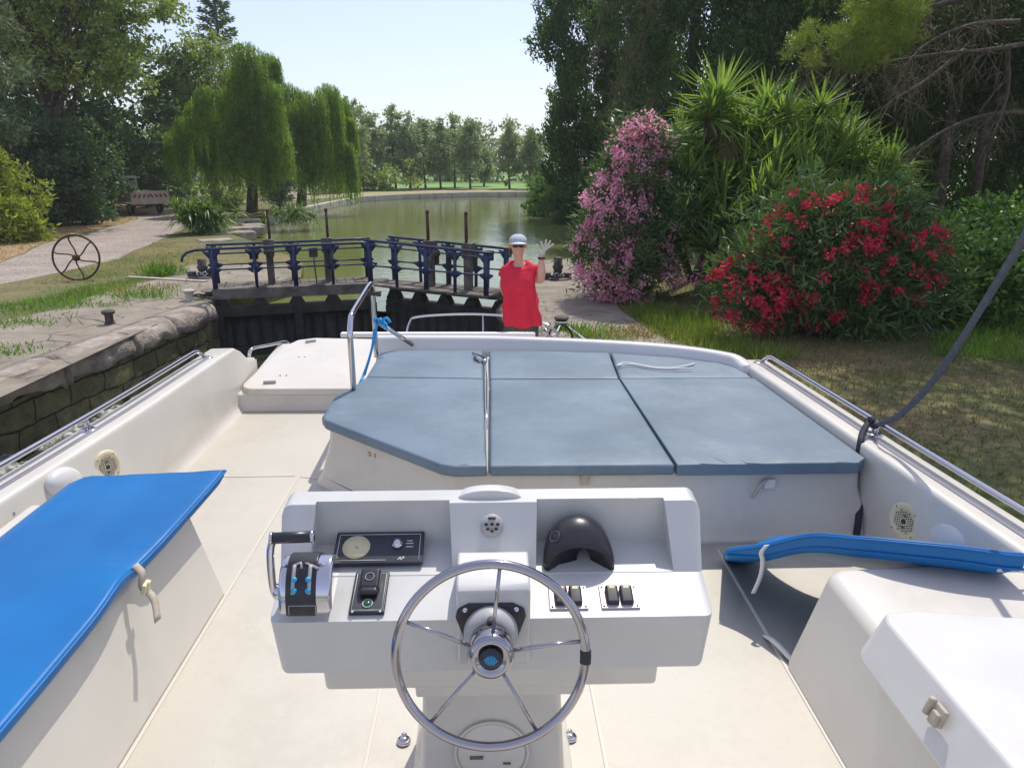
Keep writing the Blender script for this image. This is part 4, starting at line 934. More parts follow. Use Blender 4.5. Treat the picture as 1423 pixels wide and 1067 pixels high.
# ------------------------------------------------------------------ lock gates
def gate(label, A, B, nposts, gears, endcurl, rail_h0, rail_h1):
    A = Vector((*A, 0)); B = Vector((*B, 0)); d = (B-A); Ln = d.length; d.normalize(); n = Vector((d.y, -d.x, 0))   # n: downstream, towards the boat
    ang = math.atan2(d.y, d.x); t = thing('lock_gate', label, 'lock gate', (A.x, A.y, 0), 'pair of lock gate leaves')
    def P(s, o, z): return A+d*s+n*o+Vector((0, 0, z))
    rz = (0, 0, ang)
    mb = MB(); k = int(Ln/.22)
    for i in range(k): mb.box(P((i+.5)*Ln/k, 0, -1.35), (Ln/k-.012, .09+.01*(i % 3), 2.2), rz)
    mb.build('planking', 'wetwood', t)
    for z, h in ((-.20, .17), (-.95, .2), (-1.7, .2)): mb = MB(); mb.box(P(Ln/2, .10, z), (Ln, .22, h), rz); mb.build('cross_beam', 'wetwood', t, bevel=.012)
    for s in (.05, Ln*.5, Ln-.05): mb = MB(); mb.box(P(s, .13, -1.2), (.15, .26, 2.1), rz); mb.build('frame_post', 'wetwood', t, bevel=.012)
    mb = MB(); mb.box(P(Ln/2-.02, .16, .125), (Ln+.02, .17, .19), (0, .008, ang)); mb.build('walkway_beam', 'oldwood', t, bevel=.012)
    mb = MB(); m = int(Ln/.16)
    for i in range(m): mb.box(P((i+.5)*Ln/m, -.22, .205+.004*(i % 2)), (Ln/m-.012, .62, .035), rz)
    mb.build('walkway_boards', 'oldwood', t, bevel=.004)
    for i in range(nposts):   # splayed blocks between the leaf and its walkway
        mb = MB()
        s = .12+(Ln-.24)*i/(nposts-1); q = [(-.15, -.12), (.15, -.12), (.06, .035), (-.06, .035)]
        mb.loft([[P(s+a, o, z) for a, z in q] for o in (.02, .2)])
        mb.build('splayed_block', 'wetwood', t, bevel=.006)
    # handrails
    def H(s): return rail_h0+(rail_h1-rail_h0)*s/Ln
    for o, nm in ((.20, 0), (-.50, 1)):
        mb = MB(); pts = [P(s, o, H(s)) for s in np.linspace(-.1, Ln+.04, 10)]
        if endcurl and nm == 0: pts = [P(-.46, o, .72), P(-.44, o, .80), P(-.36, o, .875), P(-.22, o, H(0)-.01)]+pts[1:]
        mb.tube(pts, .024, 8); mb.tube([p-Vector((0, 0, .085))+n*.0 for p in ([P(s, o, H(s)) for s in np.linspace(.02, Ln-.02, 6)])], .014, 6)
        mb.build('hand_rail', 'blueiron', t)
        mb = MB(); mb.tube([P(s, o, .56) for s in np.linspace(0, Ln, 4)], .015, 6); mb.build('mid_rail', 'blueiron', t)
        for i in range(nposts):
            s = .04+(Ln-.08)*i/(nposts-1)+random.uniform(-.02, .02); mb = MB(); w = .085 if (i % 2 == 0) else .05
            mb.box(P(s, o, (.2+H(s))/2), (w, .03, H(s)-.2), (0, random.uniform(-.02, .02), ang))
            for e in (-1, 1):
                q = [(e*.03, H(s)-.05), (e*.14, H(s)-.03), (e*.14, H(s)-.055), (e*.03, H(s)-.19)]
                mb.loft([[P(s+a, o+dz, z) for a, z in q] for dz in (-.012, .012)])
                q = [(e*.03, .60), (e*.13, .575), (e*.13, .545), (e*.03, .48)]
                mb.loft([[P(s+a, o+dz, z) for a, z in q] for dz in (-.012, .012)])
            mb.build('rail_post', 'blueiron', t)
    for s in gears:     # paddle gear: timber post, iron box, tall rack bar
        mb = MB(); mb.box(P(s, -.14, .60), (.125, .13, .82), rz); mb.box(P(s, -.12, .90), (.19, .18, .26), rz); gp = mb.build('gear_post', 'oldwood', t, bevel=.012)
        mb = MB(); mb.box(P(s+.03, -.14, 1.22), (.045, .035, .62), rz); mb.tube([P(s+.03, -.14, 1.50), P(s+.03, -.14, 1.55)], .03, 8); mb.build('rack_bar', 'rust', gp)
        mb = MB(); mb.box(P(s, .02, .70), (.11, .10, .20), rz); mb.lathe([(.07, 0), (.07, .04), (.03, .05)], P(s+.02, .08, .78), n, 14); mb.box(P(s-.26, .14, .80), (.15, .06, .17), rz); mb.tube([P(s-.26, .14, .8), P(s-.24, .14, .22)], .014, 6); mb.build('gear_box', 'darkiron', gp, bevel=.006)
    return t
gate('left lock gate leaf with blue iron rails, its rail end curled over the quay', (-4.93, 13.25), (-2.24, 14.0), 5, (.98, 2.0), True, .92, .95)
gate('right lock gate leaf with blue iron rails, its heel beside the person', (.20, 12.72), (-2.0, 14.02), 5, (.62, 1.42), False, .93, 1.01)
mb = MB(); mb.box((-2.12, 13.95, .20), (.36, .5, .06), (0, 0, .1)); tag(mb.build('crossing_plate', 'darkiron', bevel=.01), 'dark plate bridging the gap where the two gate leaves meet', 'plate')
# gate anchor gear on the quays
def bollard(u, v, h, r, label, mat='darkiron', group='bollards on the lock quays'):
    p = at(u, v, z=0); mb = MB(); mb.lathe([(r*1.15, 0), (r*.95, .03), (r*.8, h*.3), (r*.8, h*.68), (r*1.25, h*.8), (r*1.32, h*.92), (r*1.1, h), (.001, h)], (p.x, p.y, 0), (0, 0, 1), 20)
    o = mb.build('bollard', mat); sharp(o, 35); return tag(o, label, 'bollard', group)
bollard(153, 451, .22, .075, 'small mushroom bollard standing alone on the left quay stones')
bollard(264, 418, .20, .085, 'short stone bollard with cable round it, near the left gate heel', 'concrete')
bollard(296, 410, .10, .16, 'low broad round cap beside the left gate heel', 'oldwood')
bollard(780, 458, .20, .085, 'dark bollard on the right quay with pale rope to the bow')
def gatepost(u, v, label, h):
    p = at(u, v, z=0); t = thing('paddle_gear', label, 'paddle gear', (p.x, p.y, 0), 'ground paddle gears')
    mb = MB(); mb.lathe([(.16, .02), (.16, .07), (.10, .09), (.085, h*.45), (.11, h*.5), (.11, h*.62), (.085, h*.66), (.095, h*.98), (.06, h)], (p.x, p.y, 0), (0, 0, 1), 18); mb.build('post', 'darkiron', t)
    mb = MB(); mb.lathe([(.30, .01), (.30, .03), (.24, .05)], (p.x, p.y, 0), (0, 0, 1), 24)
    for a in (-.22, .2): mb.box((p.x+a, p.y-.05, .09), (.13, .14, .10), (0, 0, a))
    mb.build('base_plate', 'darkiron', t, bevel=.008)
    mb = MB(); mb.torus((p.x-.03, p.y-.13, .10), .045, .012, (.2, 1, 0), 16, 6); mb.torus((p.x+.08, p.y-.13, .10), .04, .012, (-.2, 1, 0), 16, 6); mb.build('shackle', 'chrome', t)
gatepost(775, 388, 'dark iron gear stump on the right quay beside the pink oleander', .46)
gatepost(283, 386, 'rusty iron gear stump standing behind the left gate curl', .40)
# cable round the left bollard, plank at the gate gear
mb = MB(); pts = [at(u, v, z=z) for u, v, z in ((262, 412, .07), (275, 409, .02), (290, 411, .02), (305, 405, .06), (312, 398, .12), (315, 392, .2))]; mb.tube(smoothpath(pts, 6), .018, 6)
pts = [at(u, v, z=z) for u, v, z in ((262, 410, .05), (275, 412, .02), (292, 415, .02), (304, 420, .0), (307, 432, -.2))]; mb.tube(smoothpath(pts, 6), .014, 6)
tag(mb.build('mooring_cable', 'strapblack'), 'dark cable looped from the stone bollard to the left gate', 'cable')
a, b = at(178, 385, z=.02), at(286, 391, z=.02); mb = MB(); dd = b-a; mb.box((a+b)/2, (dd.length, .13, .035), (0, 0, math.atan2(dd.y, dd.x))); tag(mb.build('timber_plank', 'plank', bevel=.01), 'long pale plank lying between the lawn and the left gate', 'plank')
# ropes from the bow
mb = MB(); c0 = at(780, 448, z=.12); mb.tube(smoothpath([(.62, 7.75, .74), (.68, 8.5, .42), (.85, 9.6, .20), tuple(c0)], 6), .013, 6)
mb.torus((c0.x, c0.y, .13), .085, .014, (0, 0, 1), 20, 6)
pts = [c0, at(800, 462, z=.06), at(818, 475, z=.10), (1.4, 8.6, .2), (1.45, 7.2, .55)]; mb.tube(smoothpath([tuple(q) for q in pts], 6), .013, 6)
tag(mb.build('mooring_rope', 'teal_rope'), 'pale green mooring rope round the right quay bollard, leading to the bow', 'rope')
mb = MB(); mb.tube(smoothpath([(.50, 7.4, .35), (.62, 7.9, .58), (.80, 8.3, .60), (.95, 8.6, .40), (1.0, 8.9, .05)], 6), .013, 6); mb.tube(smoothpath([(.55, 7.4, .2), (.70, 7.8, .42), (.88, 8.1, .46), (.98, 8.4, .30), (1.05, 8.8, .05)], 6), .012, 6)
tag(mb.build('black_hose', 'strapblack'), 'dark hoses looping over the bow beside the person', 'hose')
# iron wheel on the lawn
w0 = at(111, 389, z=0); t = thing('iron_wheel', 'rusty spoked iron wheel with curved spokes standing on the left lawn', 'wheel', tuple(w0))
ax = Vector((.10, -1, .12)).normalized(); c = w0+Vector((0, 0, .46)); q = ax.to_track_quat('Z', 'Y')
mb = MB(); mb.torus(c, .455, .022, ax, 56, 8); mb.build('rim', 'rust', t)
for k in range(6):
    mb = MB(); a0 = k*math.pi/3+.25; mb.tube([c+q @ Vector((r*math.cos(a0+.55*math.sin(r/.455*math.pi/1.6)), r*math.sin(a0+.55*math.sin(r/.455*math.pi/1.6)), 0)) for r in np.linspace(.05, .45, 9)], .015, 6); mb.build('spoke', 'rust', t)
mb = MB(); mb.lathe([(.055, -.05), (.07, -.03), (.07, .03), (.045, .06), (.03, .09)], c, ax, 16); mb.tube([c, c+ax*.15+Vector((.1, 0, .05))], .02, 6); mb.build('hub', 'rust', t)

# ------------------------------------------------------------------ flatbed truck and notice on the path
p0 = at(215, 299, z=0); t = thing('flatbed_truck', 'dusty cream flatbed truck with red and white striped tailboard, parked on the path', 'truck', (p0.x, p0.y, 0)); ox, oy = p0.x-.1, p0.y
mb = MB(); mb.box((ox, oy+1.6, .62), (2.0, 3.2, .10)); mb.build('bed', 'truckbody', t, bevel=.02)
mb = MB(); mb.box((ox, oy+.02, .96), (2.0, .05, .60)); tbd = mb.build('tailboard', 'truckbody', t, bevel=.012)
mb = MB()
for k in range(8):
    x = ox-.92+k*.245; e = 1 if k < 4 else -1; mb.loft([[(x, oy-.012, .92), (x+.12, oy-.012, .92), (x+.12+e*.10, oy-.012, 1.10), (x+e*.10, oy-.012, 1.10)], [(x, oy-.006, .92), (x+.12, oy-.006, .92), (x+.12+e*.10, oy-.006, 1.10), (x+e*.10, oy-.006, 1.10)]])
mb.build('warning_stripes', 'redpaint', tbd)
for x in (-1, 1):
    mb = MB(); mb.box((ox+x*1.0, oy+1.6, .95), (.05, 3.15, .52)); mb.build('side_board', 'truckbody', t, bevel=.012)
    mb = MB(); mb.box((ox+x*.98, oy+.02, 1.05), (.07, .07, .85)); mb.build('corner_post', 'truckbody', t, bevel=.01)
for x in (-1, 1):
    for y in (.75, 4.2):
        mb = MB(); mb.torus((ox+x*.78, oy+y, .33), .24, .095, (1, 0, 0), 26, 10); wh = mb.build('wheel', 'blackmatt', t); mb = MB(); mb.lathe([(.17, -.06), (.17, .06), (.05, .08)], (ox+x*.78, oy+y, .33), (x, 0, 0), 18); mb.build('wheel_rim', 'greyplastic', wh)
for x in (-.75, .75):
    mb = MB(); mb.box((ox+x, oy-.02, .55), (.28, .06, .11)); mb.build('tail_light', 'redpaint', t, bevel=.01)
mb = MB(); mb.prism([(oy+3.25, .5), (oy+5.1, .5), (oy+5.15, 1.1), (oy+4.7, 1.25), (oy+4.35, 1.95), (oy+3.35, 2.0)], ox-.88, ox+.88, 'x'); cb = mb.build('cab', 'truckbody', t, bevel=.05)
mb = MB(); mb.box((ox, oy+3.27, 1.62), (1.4, .02, .45)); mb.build('rear_window', 'lens', cb)
mb = MB(); mb.tube([(ox+.1, oy+3.1, 1.1), (ox+.1, oy+3.1, 2.3)], .045, 8); mb.box((ox, oy+3.1, 1.9), (1.8, .05, .05)); mb.build('ladder_rack', 'gelwhite', t)
t.rotation_euler = (0, 0, R(48)); t.scale = (.84, .84, .84); p0 = at(297, 291, z=0); t = thing('notice_board', 'small yellow framed notice on a post beneath the weeping willows', 'notice board', (p0.x, p0.y, 0))
mb = MB(); mb.box((p0.x, p0.y, .75), (.08, .08, 1.5)); mb.build('post', 'oldwood', t)
mb = MB(); mb.box((p0.x, p0.y-.06, 1.55), (.5, .05, .62)); bd = mb.build('board', 'signyellow', t, bevel=.01); mb = MB(); mb.box((p0.x, p0.y-.09, 1.56), (.34, .02, .44)); mb.build('poster', 'paper', bd)

# ------------------------------------------------------------------ the person on the foredeck
pr = thing('person', 'person in red sleeveless top, grey cap and sunglasses waving from the bow, one arm raised', 'person', (.285, 7.2, .0))
O = Vector((.285, 7.2, 0))
def skin(name, vs, es, rs, mat, parent, sub=2, root=0):
    me = bpy.data.meshes.new(name); me.from_pydata([tuple(Vector(v)+O) for v in vs], es, []); o = link(name, me, mat, parent, smooth=False)
    m = o.modifiers.new('skin', 'SKIN'); m.use_smooth_shade = True
    for i, r in enumerate(rs):
        sv = me.skin_vertices[0].data[i]; sv.radius = (r, r) if not isinstance(r, tuple) else r; sv.use_root = (i == root)
    s = o.modifiers.new('sub', 'SUBSURF'); s.levels = sub; s.render_levels = sub; return o
V = []; E_ = []; Rr = []
def add(p, r, par=None):
    V.append(p); Rr.append(r); i = len(V)-1
    if par is not None: E_.append((par, i))
    return i
pel = add((0, 0, .92), (.15, .12)); sp1 = add((0, 0, 1.08), (.15, .13), pel); sp2 = add((-.005, 0, 1.24), (.145, .115), sp1); ch = add((-.01, .01, 1.34), (.125, .085), sp2)
nb = add((-.018, .005, 1.435), .052, ch); nk = add((-.025, -.004, 1.50), .038, nb); h1 = add((-.028, -.026, 1.562), (.054, .066), nk); h2 = add((-.03, -.018, 1.625), (.074, .086), h1); h3 = add((-.03, -.012, 1.675), (.060, .070), h2)
for s in (-1, 1):
    hp = add((s*.085, 0, .86), .095, pel); kn = add((s*.10, -.01, .48), .060, hp); cf = add((s*.10, .01, .32), .056, kn); an = add((s*.10, .02, .08), .036, cf); add((s*.11, -.06, .035), .036, an)
    add((s*.115, -.13, .028), .030, len(V)-1)
sl_ = add((.135, .01, 1.375), .048, ch); e1 = add((.168, -.03, 1.285), .052, sl_); e2 = add((.186, -.05, 1.285), .050, e1); f1 = add((.193, -.07, 1.38), .046, e2); w1 = add((.192, -.08, 1.50), .025, f1); pm_ = add((.205, -.085, 1.555), (.034, .018), w1)
sr = add((-.140, .01, 1.375), .046, ch); r1_ = add((-.175, .09, 1.20), .042, sr); r2_ = add((-.15, .15, 1.12), .037, r1_); r3_ = add((-.06, .19, 1.0), .026, r2_); rp_ = add((-.02, .20, .95), (.034, .018), r3_)
for k, (dx, dz, l) in enumerate(((-.03, -.05, .07), (-.012, -.06, .08), (.008, -.062, .078), (.028, -.052, .065))):
    a_ = add((-.02+dx, .20, .95+dz*.8), .0095, rp_); add((-.02+dx*1.2, .195, .95+dz*.8-l*.5), .0085, a_); add((-.02+dx*1.2, .185, .95+dz*.8-l), .007, len(V)-1)
body = skin('body', V, E_, Rr, 'skin', pr)
# gloved raised hand, palm out, fingers fanned to the image right
V = []; E_ = []; Rr = []
gw = add((.193, -.083, 1.515), .031); gp1 = add((.203, -.088, 1.55), (.034, .020), gw); gp2 = add((.220, -.092, 1.585), (.040, .020), gp1)
for (ax_, az_, l) in ((-.42, .95, .085), (.10, 1, .098), (.48, .88, .100), (.85, .62, .088)):
    d = Vector((ax_, -.1, az_)).normalized(); b0_ = Vector((.222, -.092, 1.59))+Vector((ax_, 0, az_*.3))*.028
    i = add(tuple(b0_), .0120, gp2); l *= .74; i = add(tuple(b0_+d*l*.45), .0112, i); i = add(tuple(b0_+d*l*.8+Vector((0, -.01, 0))), .0105, i); add(tuple(b0_+d*l*1.1+Vector((0, -.022, 0))), .0085, i)
i = add((.170, -.10, 1.57), .016, gp1); i = add((.148, -.115, 1.60), .014, i); add((.140, -.12, 1.635), .011, i)
skin('glove', V, E_, Rr, 'glove', pr)
mb = MB(); mb.torus(O+Vector((.192, -.08, 1.500)), .030, .010, (.0, -.05, 1), 20, 8); mb.build('watch', 'blackmatt', pr)
# shirt
def ring(z, cx, cy, rx, ry, n=28, f=0, tz=None):
    return [O+Vector((cx+rx*math.cos(a)*(1+.03*math.sin(3*a+z*9)), cy+ry*math.sin(a)-(f*max(0, -math.sin(a))**2), z+(tz(a) if tz else 0))) for a in [2*math.pi*k/n for k in range(n)]]
def shirt_ring(z, cx, cy, rx, ry, f, neck=0, n=56):
    out = []
    for k in range(n):
        a = 2*math.pi*k/n; ca, sa = math.cos(a), math.sin(a); e = .86
        x = cx+rx*math.copysign(abs(ca)**e, ca); y = cy+ry*math.copysign(abs(sa)**e, sa)-f*max(0, -sa)**2*(1+.35*math.cos(2*a+.6))
        low = max(0, (1.36-z))/.56; w = .020*noise.fractal(Vector((x*11+z*5, y*9, z*4.5)), 1, 2, 3)*(.35+low)+.013*low*math.sin(a*6+z*5)*1.3+.010*math.sin(z*24+a*3)*max(0, 1-abs(z-1.12)/.2)
        out.append(O+Vector((x+w*ca, y+w*sa, z-neck*max(0, -math.sin(a+.12))**4+.004*math.sin(5*a)*(z < .85))))
    return out
tb_ = [(.838, .010, 0, .176, .146, .02), (.842, .010, 0, .184, .152, .02), (.88, .010, 0, .184, .152, .025), (.93, .006, 0, .182, .152, .03), (1.00, .000, 0, .179, .151, .04), (1.07, -.006, 0, .177, .150, .045), (1.13, -.014, 0, .168, .148, .05), (1.18, -.020, 0, .167, .145, .06), (1.23, -.026, 0, .169, .140, .075), (1.28, -.026, 0, .168, .132, .075), (1.32, -.018, .003, .166, .122, .05), (1.36, -.010, .006, .168, .108, .02), (1.39, -.010, .008, .166, .098, .01), (1.415, -.010, .008, .156, .090, 0)]
mb = MB(); mb.loft([shirt_ring(*q) for q in tb_]+[shirt_ring(1.435, -.012, .008, .128, .080, 0, .03), shirt_ring(1.462, -.016, .006, .088, .068, 0, .10), shirt_ring(1.466, -.016, .006, .078, .062, 0, .125), shirt_ring(1.452, -.016, .006, .072, .058, 0, .125)], True, False)
sh = mb.build('shirt', 'redshirt', pr)
for (a, b, c_) in (((.095, .008, 1.385), (.138, .0, 1.378), (.166, -.012, 1.335)), ((-.10, .008, 1.385), (-.143, .018, 1.370), (-.170, .045, 1.315))):
    mb = MB(); mb.tube([O+Vector(a), O+Vector(b), O+Vector(c_), O+Vector(c_)*1.0], [.050, .058, .055, .048], 18, False); mb.build('sleeve', 'redshirt', sh)
mb = MB()
mb.loft([ring(.93, 0, 0, .165, .135), ring(.80, 0, 0, .170, .138), ring(.74, 0, 0, .165, .128)]);
for s in (-1, 1): mb.loft([ring(.80, s*.085, 0, .088, .115, 20), ring(.66, s*.092, 0, .090, .105, 20), ring(.56, s*.10, 0, .088, .098, 20)])
mb.build('shorts', 'shorts', pr)
H = O+Vector((-.03, -.018, 1.63))
mb = MB()   # cap crown, then brim
prc = []
for j in range(7):
    a = j/6*math.pi/2; prc.append([H+Vector((.088*math.cos(a)*math.cos(q)*1.0, .012+.100*math.cos(a)*math.sin(q), .020+.070*math.sin(a)+.004*math.sin(q))) for q in [2*math.pi*k/24 for k in range(24)]])
mb.loft(prc); cp_ = mb.build('cap', 'cap', pr)
mb = MB(); br = []
for rr_, dz in ((.98, .024), (1.25, .020), (1.45, .014), (1.47, .006), (1.2, .012), (.95, .016)): br.append([H+Vector((.080*math.cos(q)*(.9+.1*rr_), .012+.098*rr_*math.sin(q)*1.0-.0, dz-.01*math.cos(q)**2*rr_)) for q in [math.pi+math.pi*k/16 for k in range(17)]])
mb.loft(br, False, False); mb.build('cap_brim', 'white', cp_)
mb = MB()
for s in (-1, 1): mb.ell(H+Vector((s*.031, -.092, -.012)), (.027, .012, .018), 14, 8, (0, 0, s*.25))
mb.tube([H+Vector((-.02, -.100, -.008)), H+Vector((.02, -.100, -.008))], .003, 6)
for s in (-1, 1): mb.tube([H+Vector((s*.055, -.085, -.006)), H+Vector((s*.076, -.02, 0)), H+Vector((s*.076, .02, -.005))], .003, 6)
mb.build('sunglasses', 'lens', pr)
mb = MB(); mb.tube([H+Vector((0, -.090, -.012)), H+Vector((0, -.102, -.035)), H+Vector((0, -.112, -.046)), H+Vector((0, -.092, -.052))], [.006, .008, .011, .005], 10)
mb.build('nose', 'skin', pr)
for s in (-1, 1): mb = MB(); mb.ell(H+Vector((s*.077, .0, -.022)), (.010, .018, .028), 10, 8); mb.build('ear', 'skin', pr)
mb = MB(); mb.tube([H+Vector((x, -.090+abs(x)*.25, -.070+abs(x)*.30)) for x in (-.026, -.013, 0, .013, .026)], [.002, .0055, .0065, .0055, .002], 8); mo = mb.build('mouth', 'lips', pr)
mb = MB(); mb.tube([H+Vector((x, -.0955+abs(x)*.25, -.068+abs(x)*.30)) for x in (-.018, 0, .018)], [.002, .0035, .002], 6); mb.build('teeth', 'white', mo)
mb = MB(); mb.ell(H+Vector((0, .045, -.005)), (.078, .058, .060), 16, 10); mb.tube(smoothpath([H+Vector((-.072, .02, -.03)), H+Vector((-.078, .015, -.09)), H+Vector((-.072, .01, -.13))], 3), [.016]*6+[.006], 8); mb.build('hair', 'hair', pr)

# ------------------------------------------------------------------ trees and plants
# left bank, back to front
G_ = 'trees on the left bank'
b0 = at(125, 308, z=0)
tree('broadleaf_tree', 'tall light green broadleaf tree with dark forked trunk, left of the willows', 'tree', (-17.6, 32, 0), 12.5, .34,
     [(-19.6, 32, 9.8, 2.6, 2.6, 2.6), (-15.6, 31.5, 8.8, 2.6, 2.4, 2.3), (-13.9, 31, 8.0, 2.2, 2.0, 1.6), (-16, 32, 12, 3.6, 3, 2.4), (-13.6, 31.5, 11.4, 1.7, 2, 1.3), (-16.2, 32, 6.2, 2.4, 2, 1.3), (-14.2, 31, 5.9, 1.5, 1.6, 1.1)], 520, 95, .38, .17, .095, 'l_broad', G_, 34, .35, .3)
tree('cedar', 'dark conifer with feathery drooping branches at the left edge', 'tree', (-17.2, 25.5, 0), 11, .22,
     [(-16.9, 25, 5.0, 2.4, 1.8, .75), (-16.5, 25, 6.5, 2.0, 1.8, .6), (-16.9, 25, 8.0, 2.1, 1.8, .7), (-17.0, 25, 3.4, 2.2, 1.8, .6), (-16.6, 25, 9.6, 1.7, 1.6, .7)], 360, 120, .42, .20, .035, 'l_cedar', G_, 20, .3, .1)
tree('broadleaf_tree', 'dark dense tree standing behind the conifer and broadleaf tree', 'tree', (-22, 38, 0), 12, .3,
     [(-22.5, 38, 5, 5, 3, 4.5), (-22.5, 38, 11, 5, 3, 4), (-17.5, 38.5, 5, 3, 2, 3.6), (-27, 38, 8, 4, 3, 7)], 420, 75, .8, .30, .17, 'l_dark', G_, 12, .5)
tree('broadleaf_tree', 'shaded mid green tree hanging over the flatbed truck', 'tree', (-14.6, 41, 0), 8, .22,
     [(-14.8, 40.5, 6.4, 2.1, 2, 1.9), (-13.2, 40.5, 5.2, 1.5, 1.6, 1.7), (-16.5, 41, 5.0, 1.5, 1.5, 1.4)], 230, 85, .40, .17, .09, 'l_broad', G_, 16, .3, .5)
for lab, (cx_, cy_, r, h, lm_) in {'large dark evergreen shrub beside the path, left of the flatbed truck': (-16.9, 29.6, 1.9, 3.9, 'l_dark'),
        'dark rounded shrub at the path edge between yellow bush and evergreen shrub': (-19.8, 29.5, 2.2, 3.4, 'l_dark'),
        'dark leafy shrub nearest the front of the parked truck': (-18.2, 33.4, 2.2, 4.2, 'l_dark'), 'dark bushy shrub hiding the cab of the flatbed truck': (-19.0, 41.5, 2.6, 4.6, 'l_dark')}.items():
    tree('evergreen_shrub', lab, 'shrub', (cx_, cy_, 0), h*.6, .09, [(cx_, cy_, h*.5, r, r*.9, h*.5), (cx_+r*.3, cy_-.3, h*.3, r*.85, r*.8, h*.33), (cx_-r*.35, cy_, h*.62, r*.6, r*.6, h*.3)], 230, 90, .34, .14, .085, lm_, 'shrubs beside the path', 8, .6, .4)
tree('yellow_shrub', 'bright yellow green shrub at the left edge beside the path', 'shrub', (-15.2, 23.6, 0), 1.8, .05, [(-15.2, 23.6, 1.15, 1.35, 1.1, 1.15), (-14.8, 23.4, .6, 1.3, 1, .7), (-15.3, 23.4, 2.0, .8, .7, .75)], 280, 60, .22, .16, .055, 'l_yel', None, 10, .45, -.3)
def swordplant(name, label, cat, heads, mat, group=None, trunks=None, dead=None, wf=.062):
    """heads: (centre, length, count, droop)"""
    t = thing(name, label, cat, (heads[0][0][0], heads[0][0][1], 0), group); V = []
    for c, L0, n, dr in heads:
        c = np.array(c, float)
        for i in range(n):
            ph = RNG.random()*2*math.pi; el = math.asin(RNG.uniform(-.35, 1)); L1 = L0*RNG.uniform(.75, 1.1); w = L0*wf
            d = np.array([math.cos(ph)*math.cos(el), math.sin(ph)*math.cos(el), math.sin(el)]); s = np.cross(d, [0, 0, 1.]); s /= max(1e-6, np.linalg.norm(s)); up = np.cross(s, d)
            prev = None
            for k, (f, ww) in enumerate(((0, .7), (.35, 1.0), (.7, .75), (1, .04))):
                p = c+d*L1*f+np.array([0, 0, -dr*L1*f*f*(1-abs(d[2])*.6)]); cur = (p-s*w*ww*.5+up*w*ww*.18, p, p+s*w*ww*.5+up*w*ww*.18)
                if prev: V += [prev[0], cur[0], cur[1], prev[1], prev[1], cur[1], cur[2], prev[2]]
                prev = cur
    A = np.array(V); link('leaves', quadmesh('leaves', A, len(A)//4), mat, t, smooth=False)
    if trunks:
        mb = MB()
        for a, b in trunks: a = Vector(a); b = Vector(b); mb.tube(smoothpath([a, a.lerp(b, .5)+Vector((0, 0, .15)), b], 4), .085, 8)
        mb.build('trunk', 'bark', t)
    return t
p = at(276, 327, z=0); x0, y0 = p.x, p.y+.6
swordplant('strap_leaf_plant', 'large strap leaved clump on the lawn in front of the willow', 'plant', [((x0+RNG.normal()*.30, y0+RNG.normal()*.30, .1+RNG.random()*.75), .70, 44, .45) for _ in range(34)], 'l_flag')
p = at(380, 312, z=0)
swordplant('strap_leaf_plant', 'low strap leaved clump hanging over the pond kerb under the willow', 'plant', [((p.x+RNG.normal()*.55, p.y+1.2+RNG.normal()*.4, .1+RNG.random()*.4), .75, 28, .6) for _ in range(14)], 'l_flag')
tree('silver_shrub', 'pale silvery shrub standing between the two willows', 'shrub', (-9.9, 36, 0), 2.4, .05, [(-9.9, 36, 1.6, .75, .6, 1.3), (-9.6, 36, 2.6, .45, .4, .9)], 120, 60, .2, .13, .06, 'l_silver', None, 10, .3, -.1)
tree('low_shrub', 'small brownish shrub at the foot of the left willow trunk', 'shrub', (-12.8, 37.5, 0), .6, .03, [(-12.8, 37.5, .6, .9, .6, .6)], 60, 40, .2, .13, .06, 'l_broad', None, 6, .3, 0)
def willow(label, base, h, Y0, curtains, seed=1):
    """curtains: (across, top, foot, half width) as seen from the lock, each hung at its own depth round the trunk"""
    t = thing('weeping_willow', label, 'tree', base, 'weeping willows'); rg = np.random.default_rng(seed); bx, by, _ = base
    mb = MB(); tr = smoothpath([(bx, by, 0), (bx+.15, by, h*.22), (bx-.1, by, h*.42), (bx+.1, by, h*.62), (bx, by, h*.80)], 5); mb.tube(tr, [.28-.012*i for i in range(len(tr))], 9)
    P = []; D = []
    for ci, (u, v0, v1, wpx) in enumerate(curtains):
        dy = rg.uniform(-1.6, 1.2); e = at(u, v0, Y=Y0+dy); f = at(u, v1+12, Y=Y0+dy); r = wpx*Y0/1030*1.0; drop = e.z-f.z
        k0 = max(3, min(len(tr)-2, int(e.z/h*len(tr))-5)); s0 = tr[k0]
        mb.tube(smoothpath([s0, s0.lerp(e, .5)+Vector((0, .1, .30)), e.lerp(s0, .12)], 4), [.055*(1-.88*i/8)+.004 for i in range(9)], 6)
        out = Vector((e.x-bx, e.y-by, 0)); out = out.normalized() if out.length > .05 else Vector((0, -1, 0))
        for i in range(int(170*max(.6, r/.5))):
            q = math.sqrt(rg.random()); a = rg.random()*2*math.pi; s = e+Vector((math.cos(a)*q*r*1.25, math.sin(a)*q*r*.9, rg.normal()*.07+.28*(1-q*q)*r/.5))
            ln = drop*rg.uniform(.35, 1.0)*(1.05-.25*q)+.1; ph = rg.random()*6; aw = rg.normal()*.05
            for k in range(int(ln/.058)):
                z = k*.058; p = s+out*.22*min(1, z)+Vector((rg.normal()*.016+.035*math.sin(z*1.7+ph)+aw*z, rg.normal()*.016, -z+.10*math.exp(-z*4)))
                P.append(tuple(p)); D.append((rg.normal()*.4+out.x*.2, rg.normal()*.4+out.y*.2, -1))
    mb.build('trunk', 'bark', t)
    leafobj('crown', np.array(P), np.array(D), .16, .032, 'l_willow', t, .4); return t
